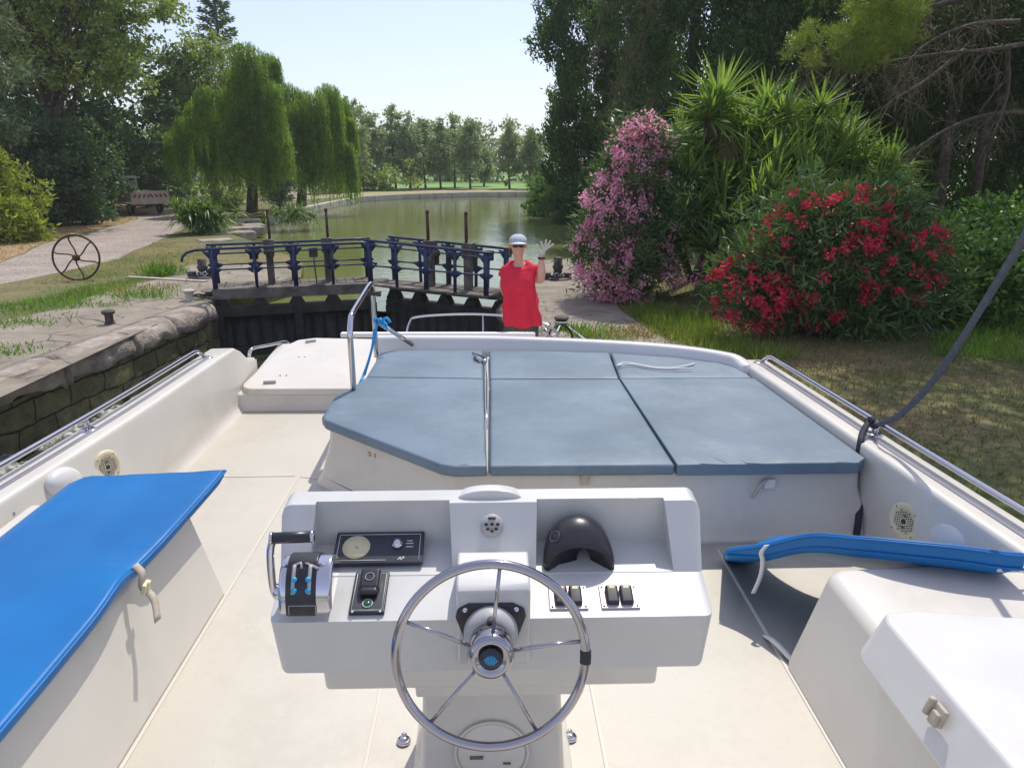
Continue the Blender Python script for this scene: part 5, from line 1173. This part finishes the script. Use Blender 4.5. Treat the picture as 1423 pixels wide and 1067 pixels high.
willow('big weeping willow behind the lawn, left of the pair, conifer top above it', (-11.3, 36.2, 0), 7.3, 35.5, [(340, 72, 165, 14), (332, 100, 180, 14), (352, 100, 190, 14), (368, 84, 125, 12), (380, 88, 118, 7), (320, 130, 200, 13), (305, 165, 255, 14), (330, 160, 268, 14), (318, 180, 262, 12), (356, 165, 285, 11), (348, 130, 240, 12), (375, 125, 200, 12), (256, 172, 262, 10), (242, 190, 250, 9), (270, 150, 248, 10), (284, 130, 225, 10), (292, 180, 262, 10), (366, 200, 270, 7), (380, 150, 262, 10), (388, 180, 250, 9), (372, 130, 240, 10)], 3)
willow('weeping willow hanging over the pond kerb, right of the pair', (-10.1, 40.8, 0), 7.0, 39.5, [(400, 128, 225, 13), (388, 150, 235, 10), (412, 150, 262, 12), (421, 135, 290, 8), (437, 140, 252, 13), (455, 128, 265, 13), (446, 165, 280, 9), (472, 145, 225, 11), (481, 205, 290, 6), (463, 195, 282, 9), (405, 190, 252, 10), (430, 195, 272, 9), (396, 175, 262, 8), (386, 165, 240, 8), (484, 170, 215, 6)], 5)
# conifer spire
t = thing('spire_conifer', 'dark narrow conifer top rising above the left willow', 'tree', (-18.4, 55, 0), None); mb = MB(); mb.tube([(-18.4, 55, 0), (-18.2, 55, 14.2)], [.3, .03], 8); mb.build('trunk', 'bark', t)
P = []; D = []
for i in range(46):
    z = 8.5+5.6*i/45; r = .25+1.35*(14.3-z)/5.8; a = i*2.4
    for k in range(90):
        f = RNG.random()**.7; P.append((-18.3+math.cos(a)*r*f+RNG.normal()*.10, 55+math.sin(a)*r*f+RNG.normal()*.10, z+.35*f+RNG.normal()*.07)); D.append((math.cos(a)+RNG.normal()*.5, math.sin(a)+RNG.normal()*.5, RNG.normal()*.4))
leafobj('crown', np.array(P), np.array(D), .34, .09, 'l_dark', t)
# young trees in a row beyond the pond
row = [(512, 150, 64), (545, 143, 66), (566, 158, 65), (588, 156, 68), (610, 166, 66), (630, 160, 69), (652, 160, 66), (672, 205, 72), (708, 168, 66), (738, 178, 65), (484, 130, 60), (455, 128, 58)]
pos = ['tallest of the far row, behind the right willow', 'tall one near the left end of the far row', 'third pale tree of the far row from the willow', 'bushy middle tree of the far row', 'shorter round tree in the middle of the far row', 'slim tree right of the middle of the far row', 'pointed tree in the far row before the wide gap', 'small far tree in the gap of the row', 'feathery pale tree standing apart over the green field', 'last far tree before the big dark conifer', 'far pale tree half hidden by the willow edge', 'far pale tree just above the right willow']
for (u, v, Y), lab in zip(row, pos):
    top = at(u, v, Y=Y); h = top.z; x = top.x; rw = .9+.12*(h-4)
    if v > 200: rw = .8
    tree('young_tree', lab, 'tree', (x, Y, 0), h*.95, .08, [(x, Y, h*.45, rw*1.15, rw, h*.30), (x+.1, Y, h*.68, rw*.8, rw*.8, h*.25), (x, Y, h*.88, rw*.35, rw*.35, h*.13)], 90, 52, .30, .24, .12, 'l_poplar', 'young trees in a row beyond the pond', 14, .2, -.2)
# wood behind them
blobs = [(x, 84+RNG.random()*8, 1.6+RNG.random()*1.4, 4.5, 3, 2.6+RNG.random()*1.8) for x in np.linspace(-46, 9, 24)]+[(x, 76, 3, 4, 2.5, 4.5+RNG.random()) for x in np.linspace(-46, -14, 9)]
c, P, D, l, w = foliage(blobs, 700, 60, .8, .42, .24, .6)
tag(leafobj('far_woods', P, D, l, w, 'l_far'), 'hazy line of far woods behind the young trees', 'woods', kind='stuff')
c, P, D, l, w = foliage([(x, 50+abs(RNG.normal()), 2.2, 2.6, 1.5, 2.6) for x in np.linspace(-34, -14.5, 9)]+[(x, 62, 1.1, 2, 1, 1.3) for x in np.linspace(-13, -8, 4)], 330, 70, .6, .26, .14, .5)
tag(leafobj('left_undergrowth', P, D, l, w, 'l_broad'), 'green undergrowth behind the truck and willows', 'undergrowth', kind='stuff')
# right bank: tall dark evergreens
G2 = 'tall dark conifers on the right bank'
def cypress(label, base, h, r, n, per, seed, lean=0, lm_='l_cyp', ll=.20):
    t = thing('tall_conifer', label, 'tree', base, G2); bx, by, _ = base
    mb = MB(); mb.tube([(bx, by, 0), (bx+lean*.3, by, h*.5), (bx+lean, by, h*.95)], [.3, .18, .03], 8); mb.build('trunk', 'bark', t)
    rg = np.random.default_rng(seed); z = .3+(h-.6)*rg.random(n)**.9; a = rg.random(n)*2*math.pi
    f = np.clip(np.minimum(1, .72+.6*z/h)*np.where(z/h > .6, 1-(z/h-.6)**1.3*1.6, 1), .08, 1); lump = 1+.22*np.sin(a*3+z*1.3+seed)+.14*np.sin(a*5-z*2.1)
    rr = r*f*lump*(.72+.32*rg.random(n)); c = np.stack([bx+lean*z/h+np.cos(a)*rr, by+np.sin(a)*rr, z], 1); out = np.stack([np.cos(a), np.sin(a), np.zeros(n)], 1)
    m = np.repeat(np.arange(n), per); k = rg.random((n*per, 1))
    P = c[m]+out[m]*(k-.3)*.35+np.array([0, 0, 1.])*(k-.3)*.65+rg.normal(size=(n*per, 3))*.11
    D = out[m]*.5+np.array([0, 0, .9])+rg.normal(size=(n*per, 3))*.55
    leafobj('crown', P, D, ll*(.6+.8*rg.random(n*per)), ll*.42, lm_, t); return t
cypress('dark conifer standing at the pond edge, leftmost of the right bank', (5.4, 37.5, 0), 17, 2.9, 2600, 46, 1, .8, ll=.20)
t1 = cypress('tall dark conifer with a patch of dead brown twigs, behind the oleander', (6.9, 27.5, 0), 13.5, 2.7, 2600, 46, 2, .3, ll=.15)
cypress('dark conifer directly behind the yucca clump', (9.6, 24.5, 0), 12, 2.7, 2400, 44, 3, .2, ll=.15)
cypress('dark conifer behind the pine bough, right of the yucca', (13.6, 26.5, 0), 14, 2.9, 2000, 44, 4, .2, ll=.17)
cypress('dark conifer behind the bare pine branches', (18.0, 28.0, 0), 14, 3.4, 1800, 44, 5, ll=.19)
cypress('dark conifer in deep shade at the right edge', (22.5, 29.0, 0), 14, 3.6, 1600, 44, 6, ll=.2)
def twigs(mb, s, d, L0, n, r=.012, depth=2, droop=.5):
    for _ in range(n):
        q = (d+Vector((random.gauss(0, .5), random.gauss(0, .5), random.gauss(0, .4)))).normalized(); L1 = L0*random.uniform(.5, 1.1); e = s+q*L1+Vector((0, 0, -droop*L1*.4)); m_ = s.lerp(e, .5)+Vector((0, 0, .08*L1))
        mb.tube([s, m_, e], [r*.62, r*.5, r*.28], 3, False)
        if depth > 1: twigs(mb, m_, q, L1*.6, 3, r*.65, depth-1, droop)
mb = MB()
for _ in range(60):
    s = at(random.uniform(815, 920), random.uniform(-20, 200), Y=25.0-random.random()*.5); twigs(mb, s, Vector((random.gauss(0, .6), -.6, .5)), .8, 3, .014, 2, -.3)
mb.build('dead_twigs', 'twig', t1)
# bushes trailing into the pond on the right
for k, (lab, x, y, h, r) in enumerate([('bright green bush trailing into the pond at the foot of the dark conifer', 3.4, 39.5, 2.0, 1.3), ('dark green bush overhanging the water, behind the pink oleander', 4.3, 34.5, 2.2, 1.6), ('low green bush at the far right corner of the pond', 4.1, 52, 2.2, 1.7)]):
    tree('waterside_bush', lab, 'bush', (x, y, 0), h*.5, .04, [(x, y, h*.35, r, r, h*.55), (x-.4, y-.4, h*.1, r*.9, r*.8, h*.45)], 150, 70, .28, .15, .07, 'l_shrub' if k != 1 else 'l_cyp', 'bushes at the water edge', 6, .4, .3)

# yucca clump
heads = []; trunks = []
for (u, v, Y, L0, n) in [(985, 165, 14.0, .78, 95), (1000, 140, 14.1, .80, 90), (1090, 165, 14.8, .80, 85), (1050, 185, 14.6, .78, 80), (1120, 190, 14.6, .78, 80), (1140, 150, 15.0, .72, 75), (1165, 185, 15.2, .72, 70), (945, 200, 14.6, .72, 75), (925, 235, 14.3, .76, 80), (960, 245, 13.8, .76, 85), (915, 270, 14.0, .76, 80), (1000, 270, 13.7, .80, 90), (1075, 235, 13.9, .82, 90), (1040, 225, 14.2, .76, 80), (1115, 240, 14.0, .80, 80), (1160, 225, 14.3, .78, 80), (1200, 225, 14.6, .76, 75), (1235, 235, 14.8, .74, 70), (960, 300, 13.6, .78, 80), (1005, 310, 13.4, .80, 90), (1050, 290, 13.4, .78, 80), (1075, 270, 13.4, .74, 70), (1130, 275, 13.7, .78, 70), (940, 330, 13.6, .70, 60), (985, 345, 13.3, .74, 70), (1215, 270, 14.2, .76, 70), (1245, 265, 14.6, .74, 60), (1180, 270, 14.0, .76, 60), (1030, 340, 13.3, .70, 60), (1090, 310, 13.5, .74, 60), (1150, 310, 13.9, .74, 50), (1210, 310, 14.2, .7, 50), (1065, 150, 15.2, .75, 80), (1025, 180, 14.6, .75, 80), (1110, 215, 14.5, .76, 80), (975, 215, 14.1, .76, 80), (1180, 205, 14.9, .74, 80), (1140, 250, 14.2, .78, 80), (1030, 255, 13.9, .78, 80), (935, 300, 13.9, .74, 70)]:
    c = at(u, v, Y=Y-.3); heads.append((tuple(c), L0*1.18, int(n*.95), .12)); trunks.append(((5.0+random.uniform(-.9, 1.2), 15.0+random.uniform(-.4, .4), 0), tuple(c)))
yu = swordplant('yucca', 'huge many headed yucca with sword leaves between the pink and red oleanders', 'yucca', heads, 'l_yucca', None, trunks, None, .066)
P = []; D = []
c = at(1003, 190, Y=13.95)
for k in range(170): f = RNG.random(); P.append((c.x+RNG.normal()*.10+.06*f, c.y-.1+RNG.normal()*.10, c.z+.05-.45*f)); D.append((RNG.normal()*.16+.04, RNG.normal()*.16-.1, -1))
leafobj('dead_skirt', np.array(P), np.array(D), .42, .035, 'l_deadyucca', yu, .3)
# oleanders
def oleander(label, base, blobs, ncl, per, fl, nfl, fm, cr=.22, flr=.085):
    t = thing('oleander', label, 'oleander', base, 'flowering oleanders'); c, P, D, l, w = foliage(blobs, ncl, per, cr, .15, .026, .55, -.25, .8)
    mb = MB(); idx = RNG.choice(len(c), 40, replace=False)
    for i in idx:
        e = Vector(c[i]); s = Vector((base[0]+random.uniform(-.3, .3), base[1]+random.uniform(-.3, .3), 0)); mb.tube(smoothpath([s, s.lerp(e, .5)+Vector((0, 0, .2)), e], 4), [.022-.0018*k for k in range(9)], 5, False)
    mb.build('stems', 'bark', t); leafobj('leaves', P, D, l, w, 'l_ole', t, .5)
    B = np.array(fl, float); wt = B[:, 6]; idx = RNG.choice(len(B), nfl, p=wt/wt.sum()); b = B[idx]; d = unit(RNG.normal(size=(nfl, 3))-np.array([0, .75, 0])); d[:, 1] = -np.abs(d[:, 1])*.8-.1; d = unit(d)
    fc = b[:, :3]+d*b[:, 3:6]*(.95+.15*RNG.random(nfl))[:, None]; per_ = 26; m = np.repeat(np.arange(nfl), per_)
    rad = flr*(.5+.8*RNG.random(nfl)); off = unit(RNG.normal(size=(nfl*per_, 3)))*rad[m][:, None]*RNG.random((nfl*per_, 1))**.5
    leafobj('blossom', fc[m]+off, off/flr+RNG.normal(size=(nfl*per_, 3))*.5, .048, .042, fm, t, .6); return t
oleander('tall pink flowering oleander on the right quay, beside the gear stump', (2.3, 13.2, 0),
    [(2.45, 13.2, .9, .95, .9, .9), (2.55, 13.3, 1.7, .85, .8, .8), (2.5, 13.4, 2.4, .55, .6, .6), (2.66, 13.3, 2.68, .40, .5, .42), (2.95, 13.5, 1.2, .45, .6, .8)], 420, 70,
    [(2.1, 13.1, .75, .66, .7, .75, 3.2), (2.2, 13.2, 1.55, .60, .7, .75, 3.4), (2.4, 13.3, 2.25, .50, .6, .60, 2.6), (2.66, 13.3, 2.70, .42, .5, .42, 2), (2.5, 13.1, .5, .8, .8, .5, 1.6), (2.75, 13.2, 1.3, .5, .7, .9, .7), (3.4, 13.1, .55, .35, .5, .3, .25)], 470, 'f_pink', .22, .105)
oleander('broad red flowering oleander in front of the yucca on the right', (4.7, 10.4, 0),
    [(3.75, 10.2, .75, .6, .6, .7), (4.5, 10.3, 1.1, 1.0, .9, 1.0), (5.3, 10.4, 1.0, .95, .9, .95), (4.9, 10.5, 1.45, .85, .8, .58), (5.9, 10.6, .75, .65, .8, .7), (4.2, 10.2, 1.75, .3, .4, .4), (5.5, 10.3, 1.75, .35, .4, .35), (3.5, 10.0, 1.2, .25, .3, .35), (6.1, 10.3, 1.3, .3, .3, .3)], 560, 62,
    [(3.6, 10.2, .72, .55, .7, .58, 2.6), (4.45, 10.2, 1.15, .95, .85, .95, 3), (5.3, 10.3, 1.1, .9, .85, .9, 2.0), (4.9, 10.4, 1.5, .8, .8, .52, 2.0), (5.8, 10.5, .8, .6, .7, .6, .9)], 200, 'f_red', .22, .085)
# shrubs at the right edge
for lab, x, y, r, h in [('leafy green shrub at the right edge behind the webbing strap', 7.6, 11.4, 1.2, 1.5), ('dark leafy shrub right of the red oleander', 6.9, 13.2, 1.1, 1.5), ('shaded shrub under the pine at the far right', 9.6, 14.2, 1.4, 1.8)]:
    tree('leafy_shrub', lab, 'shrub', (x, y, 0), h*.5, .03, [(x, y, h*.45, r, r*.8, h*.5), (x-.5, y-.2, h*.3, r*.6, r*.6, h*.35)], 210, 60, .2, .10, .06, 'l_shrub', 'shrubs by the lawn', 8, .4, 0)
# pine with bare drooping boughs and a lit tuft
pn = thing('pine_tree', 'pine with thick trunk at the right edge, bare drooping boughs and yellow green tuft', 'tree', (12.9, 17.4, 0))
mb = MB(); mb.tube(smoothpath([(12.9, 17.4, -.05), (12.85, 17.3, 1.5), (12.7, 17.1, 4), (12.6, 17, 7), (11.5, 16, 11)], 6), [.26-.007*k for k in range(25)], 10)
bough = [[(1420, 62, 16.6), (1370, 70, 16), (1310, 75, 15.4), (1240, 85, 14.8), (1170, 92, 14.4), (1110, 96, 14.2)], [(1423, 156, 16.8), (1370, 160, 16.4), (1320, 178, 16), (1275, 205, 15.6), (1245, 222, 15.4)], [(1415, 30, 16.6), (1350, 35, 15.6), (1290, 60, 15), (1250, 100, 14.6)], [(1423, -20, 16.6), (1330, 0, 15.2), (1260, 20, 14.8), (1180, 60, 14.4)], [(1340, 70, 15.7), (1290, 110, 15.2), (1240, 140, 14.8)], [(1400, 66, 16.4), (1400, 130, 16.1), (1380, 190, 15.8)], [(1200, 88, 14.6), (1150, 70, 14.3), (1120, 50, 14.2)]]
bp = []
for bl in bough:
    pts = smoothpath([at(u, v, Y=Y) for u, v, Y in bl], 6); mb.tube(pts, [.055-.042*k/(len(pts)-1) for k in range(len(pts))], 7); bp.append(pts)
mb.build('trunk', 'bark', pn)
mb = MB()
for bi, pts in enumerate(bp):
    for k in range(3, len(pts)):
        for _ in range(2): twigs(mb, pts[k], Vector((random.uniform(-.9, .3), random.gauss(0, .4), random.uniform(-1.1, -.1))), .85 if bi < 6 else .3, 1, .011, 2, .9)
mb.build('bare_twigs', 'twig', pn)
hb_ = [tuple(at(u, v, Y=Y))+(r_, r_*.8, r_*.45) for u, v, Y, r_ in ((1300, 10, 17.5, 1.2), (1390, 20, 18, 1.4), (1350, 60, 18.5, 1.2), (1420, 90, 18.5, 1.2), (1290, 110, 19, .9), (1380, 140, 19, 1.2), (1430, 200, 19, 1.0))]
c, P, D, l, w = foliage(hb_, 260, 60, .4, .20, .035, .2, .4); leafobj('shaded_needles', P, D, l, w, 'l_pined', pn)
P = []; D = []
def needles(cs, r, n, rad):
    for cc in cs:
        k = RNG.normal(size=(n, 3)); k = k/np.linalg.norm(k, axis=1)[:, None]; P.append(np.tile(cc, (n, 1))+k*r*RNG.random((n, 1))*.3); D.append(k+np.array([0, 0, .6]))
tc_, _ = clumps([tuple(at(1215, 45, Y=14.4))+(.85, .6, .55), tuple(at(1130, 62, Y=14.2))+(.5, .45, .38), tuple(at(1235, 5, Y=14.4))+(.75, .6, .45), tuple(at(1185, 78, Y=14.2))+(.7, .4, .25)], 330, .1)
needles(tc_, .25, 46, 0); leafobj('needle_tuft', np.concatenate(P), np.concatenate(D), .125, .011, 'l_pine', pn, .4)
c, P, D, l, w = foliage([(11.0, 15, 11.5, 4.2, 4, 1.6), (8.2, 12.5, 9.8, 3.2, 3.2, 1.3), (13.5, 14, 10.5, 3.5, 4, 1.5), (6.4, 10.2, 8.8, 2.6, 2.3, 1.0), (9.5, 9.5, 9.4, 3.2, 3.0, 1.1)], 520, 55, .5, .26, .07, .3)  # unseen crown above the view, blobs added and placed to shade the right lawn
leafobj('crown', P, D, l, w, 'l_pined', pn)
mb = MB()
for e in ((8.2, 12.5, 9.5), (6.4, 10.2, 8.6), (9.5, 9.5, 9.1), (13.5, 14, 10)): mb.tube(smoothpath([(12.4, 16.7, 7.8), tuple(Vector((12.4, 16.7, 8)).lerp(Vector(e), .5)+Vector((0, 0, .6))), e], 5), [.11-.008*k for k in range(11)], 7)
mb.build('upper_boughs', 'bark', pn)
# trunks of trees deep in the shade at right
for lab, u, v in (('dark slim trunk in the shade left of the light gap', 1297, 345), ('dark slim trunk in the shade right of the light gap', 1345, 340)):
    p = at(u, v, z=0); t = thing('shaded_tree', lab, 'tree', (p.x, p.y, 0), 'slim trees in the shade'); mb = MB(); mb.tube([(p.x, p.y, 0), (p.x-.1, p.y, 3), (p.x+.1, p.y, 8)], [.16, .13, .10], 8); mb.build('trunk', 'bark', t)
    c, P, D, l, w = foliage([(p.x, p.y, 6.5, 2, 1.5, 2.0)], 90, 60, .5, .2, .1, .4); leafobj('crown', P, D, l, w, 'l_dark', t)

# ------------------------------------------------------------------ grass
def inpoly(x, y, poly):
    c = np.zeros(len(x), bool); n = len(poly)
    for i in range(n):
        x1, y1 = poly[i]; x2, y2 = poly[(i+1) % n]
        if y1 == y2: continue
        c ^= ((y1 > y) != (y2 > y)) & (x < (x2-x1)*(y-y1)/(y2-y1)+x1)
    return c
def grass(name, label, poly, dens, h, w, mat, avoid=(), patch=None, seed=0):
    A = np.array(poly); lo, hi = A.min(0), A.max(0); n = int((hi-lo).prod()*dens); x = RNG.uniform(lo[0], hi[0], n); y = RNG.uniform(lo[1], hi[1], n); k = inpoly(x, y, poly)
    for a in avoid: k &= ~inpoly(x, y, a)
    if patch is not None:
        s, thr = patch; f = np.sin(x*s+seed)+np.sin(y*s*.8+1.7*seed)+np.sin((x+y)*s*.63+2)+.5*np.sin((x-y*1.3)*s*2.1); k &= f+RNG.normal(size=n)*.4 > thr
    x, y = x[k], y[k]; n = len(x)
    if n == 0: return
    P = np.stack([x, y, np.full(n, -.01)], 1); D = RNG.normal(size=(n, 3))*.45+np.array([0, 0, 1.])
    tag(leafobj(name, P, D, h*(.5+RNG.random(n)), w, mat, None, .25), label, 'grass', kind='stuff')
lawn = P2([(233, 386), (194, 393), (155, 402), (80, 431), (0, 446)])+[(-8.6, 8), (-12, 8)]+P2([(0, 395), (90, 378), (160, 359), (228, 332), (258, 318), (262, 300), (300, 300), (330, 310), (335, 325), (306, 340), (300, 366), (262, 369)])
grass('lawn_grass', 'short green grass of the left lawn', lawn, 260, .05, .012, 'grass', (), (.9, -.6), 1)
grass('dry_grass', 'straw coloured dry grass of the left lawn', lawn, 200, .05, .012, 'grassdry', (), (.9, -.2), 4)
grass('edge_grass', 'longer green grass along the left quay paving', P2([(233, 383), (194, 388), (120, 398), (70, 412), (0, 424), (0, 452), (80, 437), (155, 408), (194, 398), (233, 391)]), 700, .09, .013, 'weed', (), (1.5, -.4), 2)
grass('litter_grass', 'sparse dry tufts on the far side of the path', verge, 60, .09, .02, 'grassdry')
rl_ = P2([(830, 395), (862, 430), (902, 460), (960, 487), (1010, 503)])+[(3.6, 5.5), (3.7, 2), (9, 2), (12, 8), (12, 16), (3.5, 16)]
grass('lawn_grass', 'olive shaded grass of the right lawn', rl_, 420, .06, .011, 'grassshade', (), None)
grass('dry_grass', 'brown dry blades scattered on the right lawn', rl_, 260, .05, .010, 'grassdry', (), (1.3, .5), 3)
grass('tall_grass', 'tall green grass at the foot of the oleanders', P2([(870, 432), (900, 425), (985, 440), (1010, 470), (1120, 500), (1060, 505), (990, 497), (930, 478), (900, 458)]), 700, .20, .012, 'grass', (), None)
grass('tall_grass', 'bright grass patch below the right hand shrub', P2([(1290, 470), (1423, 440), (1500, 470), (1423, 505), (1300, 497)]), 500, .14, .013, 'weed', (), None)
# weeds in the quay joints
for (u, v, r, n, h, mt, lab) in [(195, 413, .35, 260, .16, 'weed', 'weeds in the paving near the stone bollard'), (223, 383, .22, 420, .30, 'weed', 'leafy green weed tuft beside the long plank'), (205, 404, .5, 220, .14, 'grassdry', 'dry weeds in the paving of the left quay'), (15, 452, .4, 200, .12, 'weed', 'grass tuft at the left edge of the quay'), (10, 490, .3, 160, .10, 'weed', 'small tuft on the left coping'), (797, 462, .25, 300, .14, 'weed', 'green tuft beside the right bollard'), (825, 470, .22, 240, .12, 'weed', 'green tuft on the right paving'), (880, 468, .35, 260, .16, 'grassdry', 'yellow dry weeds on the right paving'), (130, 425, .3, 120, .1, 'weed', 'tuft in the left paving'), (135, 405, .4, 160, .1, 'weed', 'tuft at the edge of the left lawn')]:
    p = at(u, v, z=0); P = np.stack([p.x+RNG.normal(size=n)*r, p.y+RNG.normal(size=n)*r*.6, np.full(n, .0)], 1); D = RNG.normal(size=(n, 3))*.6+np.array([0, 0, 1.])
    tag(leafobj('weeds', P, D, h*(.5+RNG.random(n)), .018, mt, None, .4), lab, 'weeds', kind='stuff')

# ------------------------------------------------------------------ summer haze in the air
m = bpy.data.materials.new('haze'); m.use_nodes = True; t = m.node_tree; t.nodes.remove(t.nodes['Principled BSDF']); v = t.nodes.new('ShaderNodeVolumePrincipled')
v.inputs['Color'].default_value = (.92, .95, 1, 1); v.inputs['Density'].default_value = .0006; v.inputs['Anisotropy'].default_value = .2
t.links.new(v.outputs[0], t.nodes['Material Output'].inputs['Volume']); M['haze'] = m
mb = MB(); mb.box((0, 130, 7.2), (420, 300, 22)); hzo = mb.build('haze', 'haze', None, smooth=False); tag(hzo, kind='stuff')
S.cycles.volume_bounces = 1; S.cycles.volume_max_steps = 64
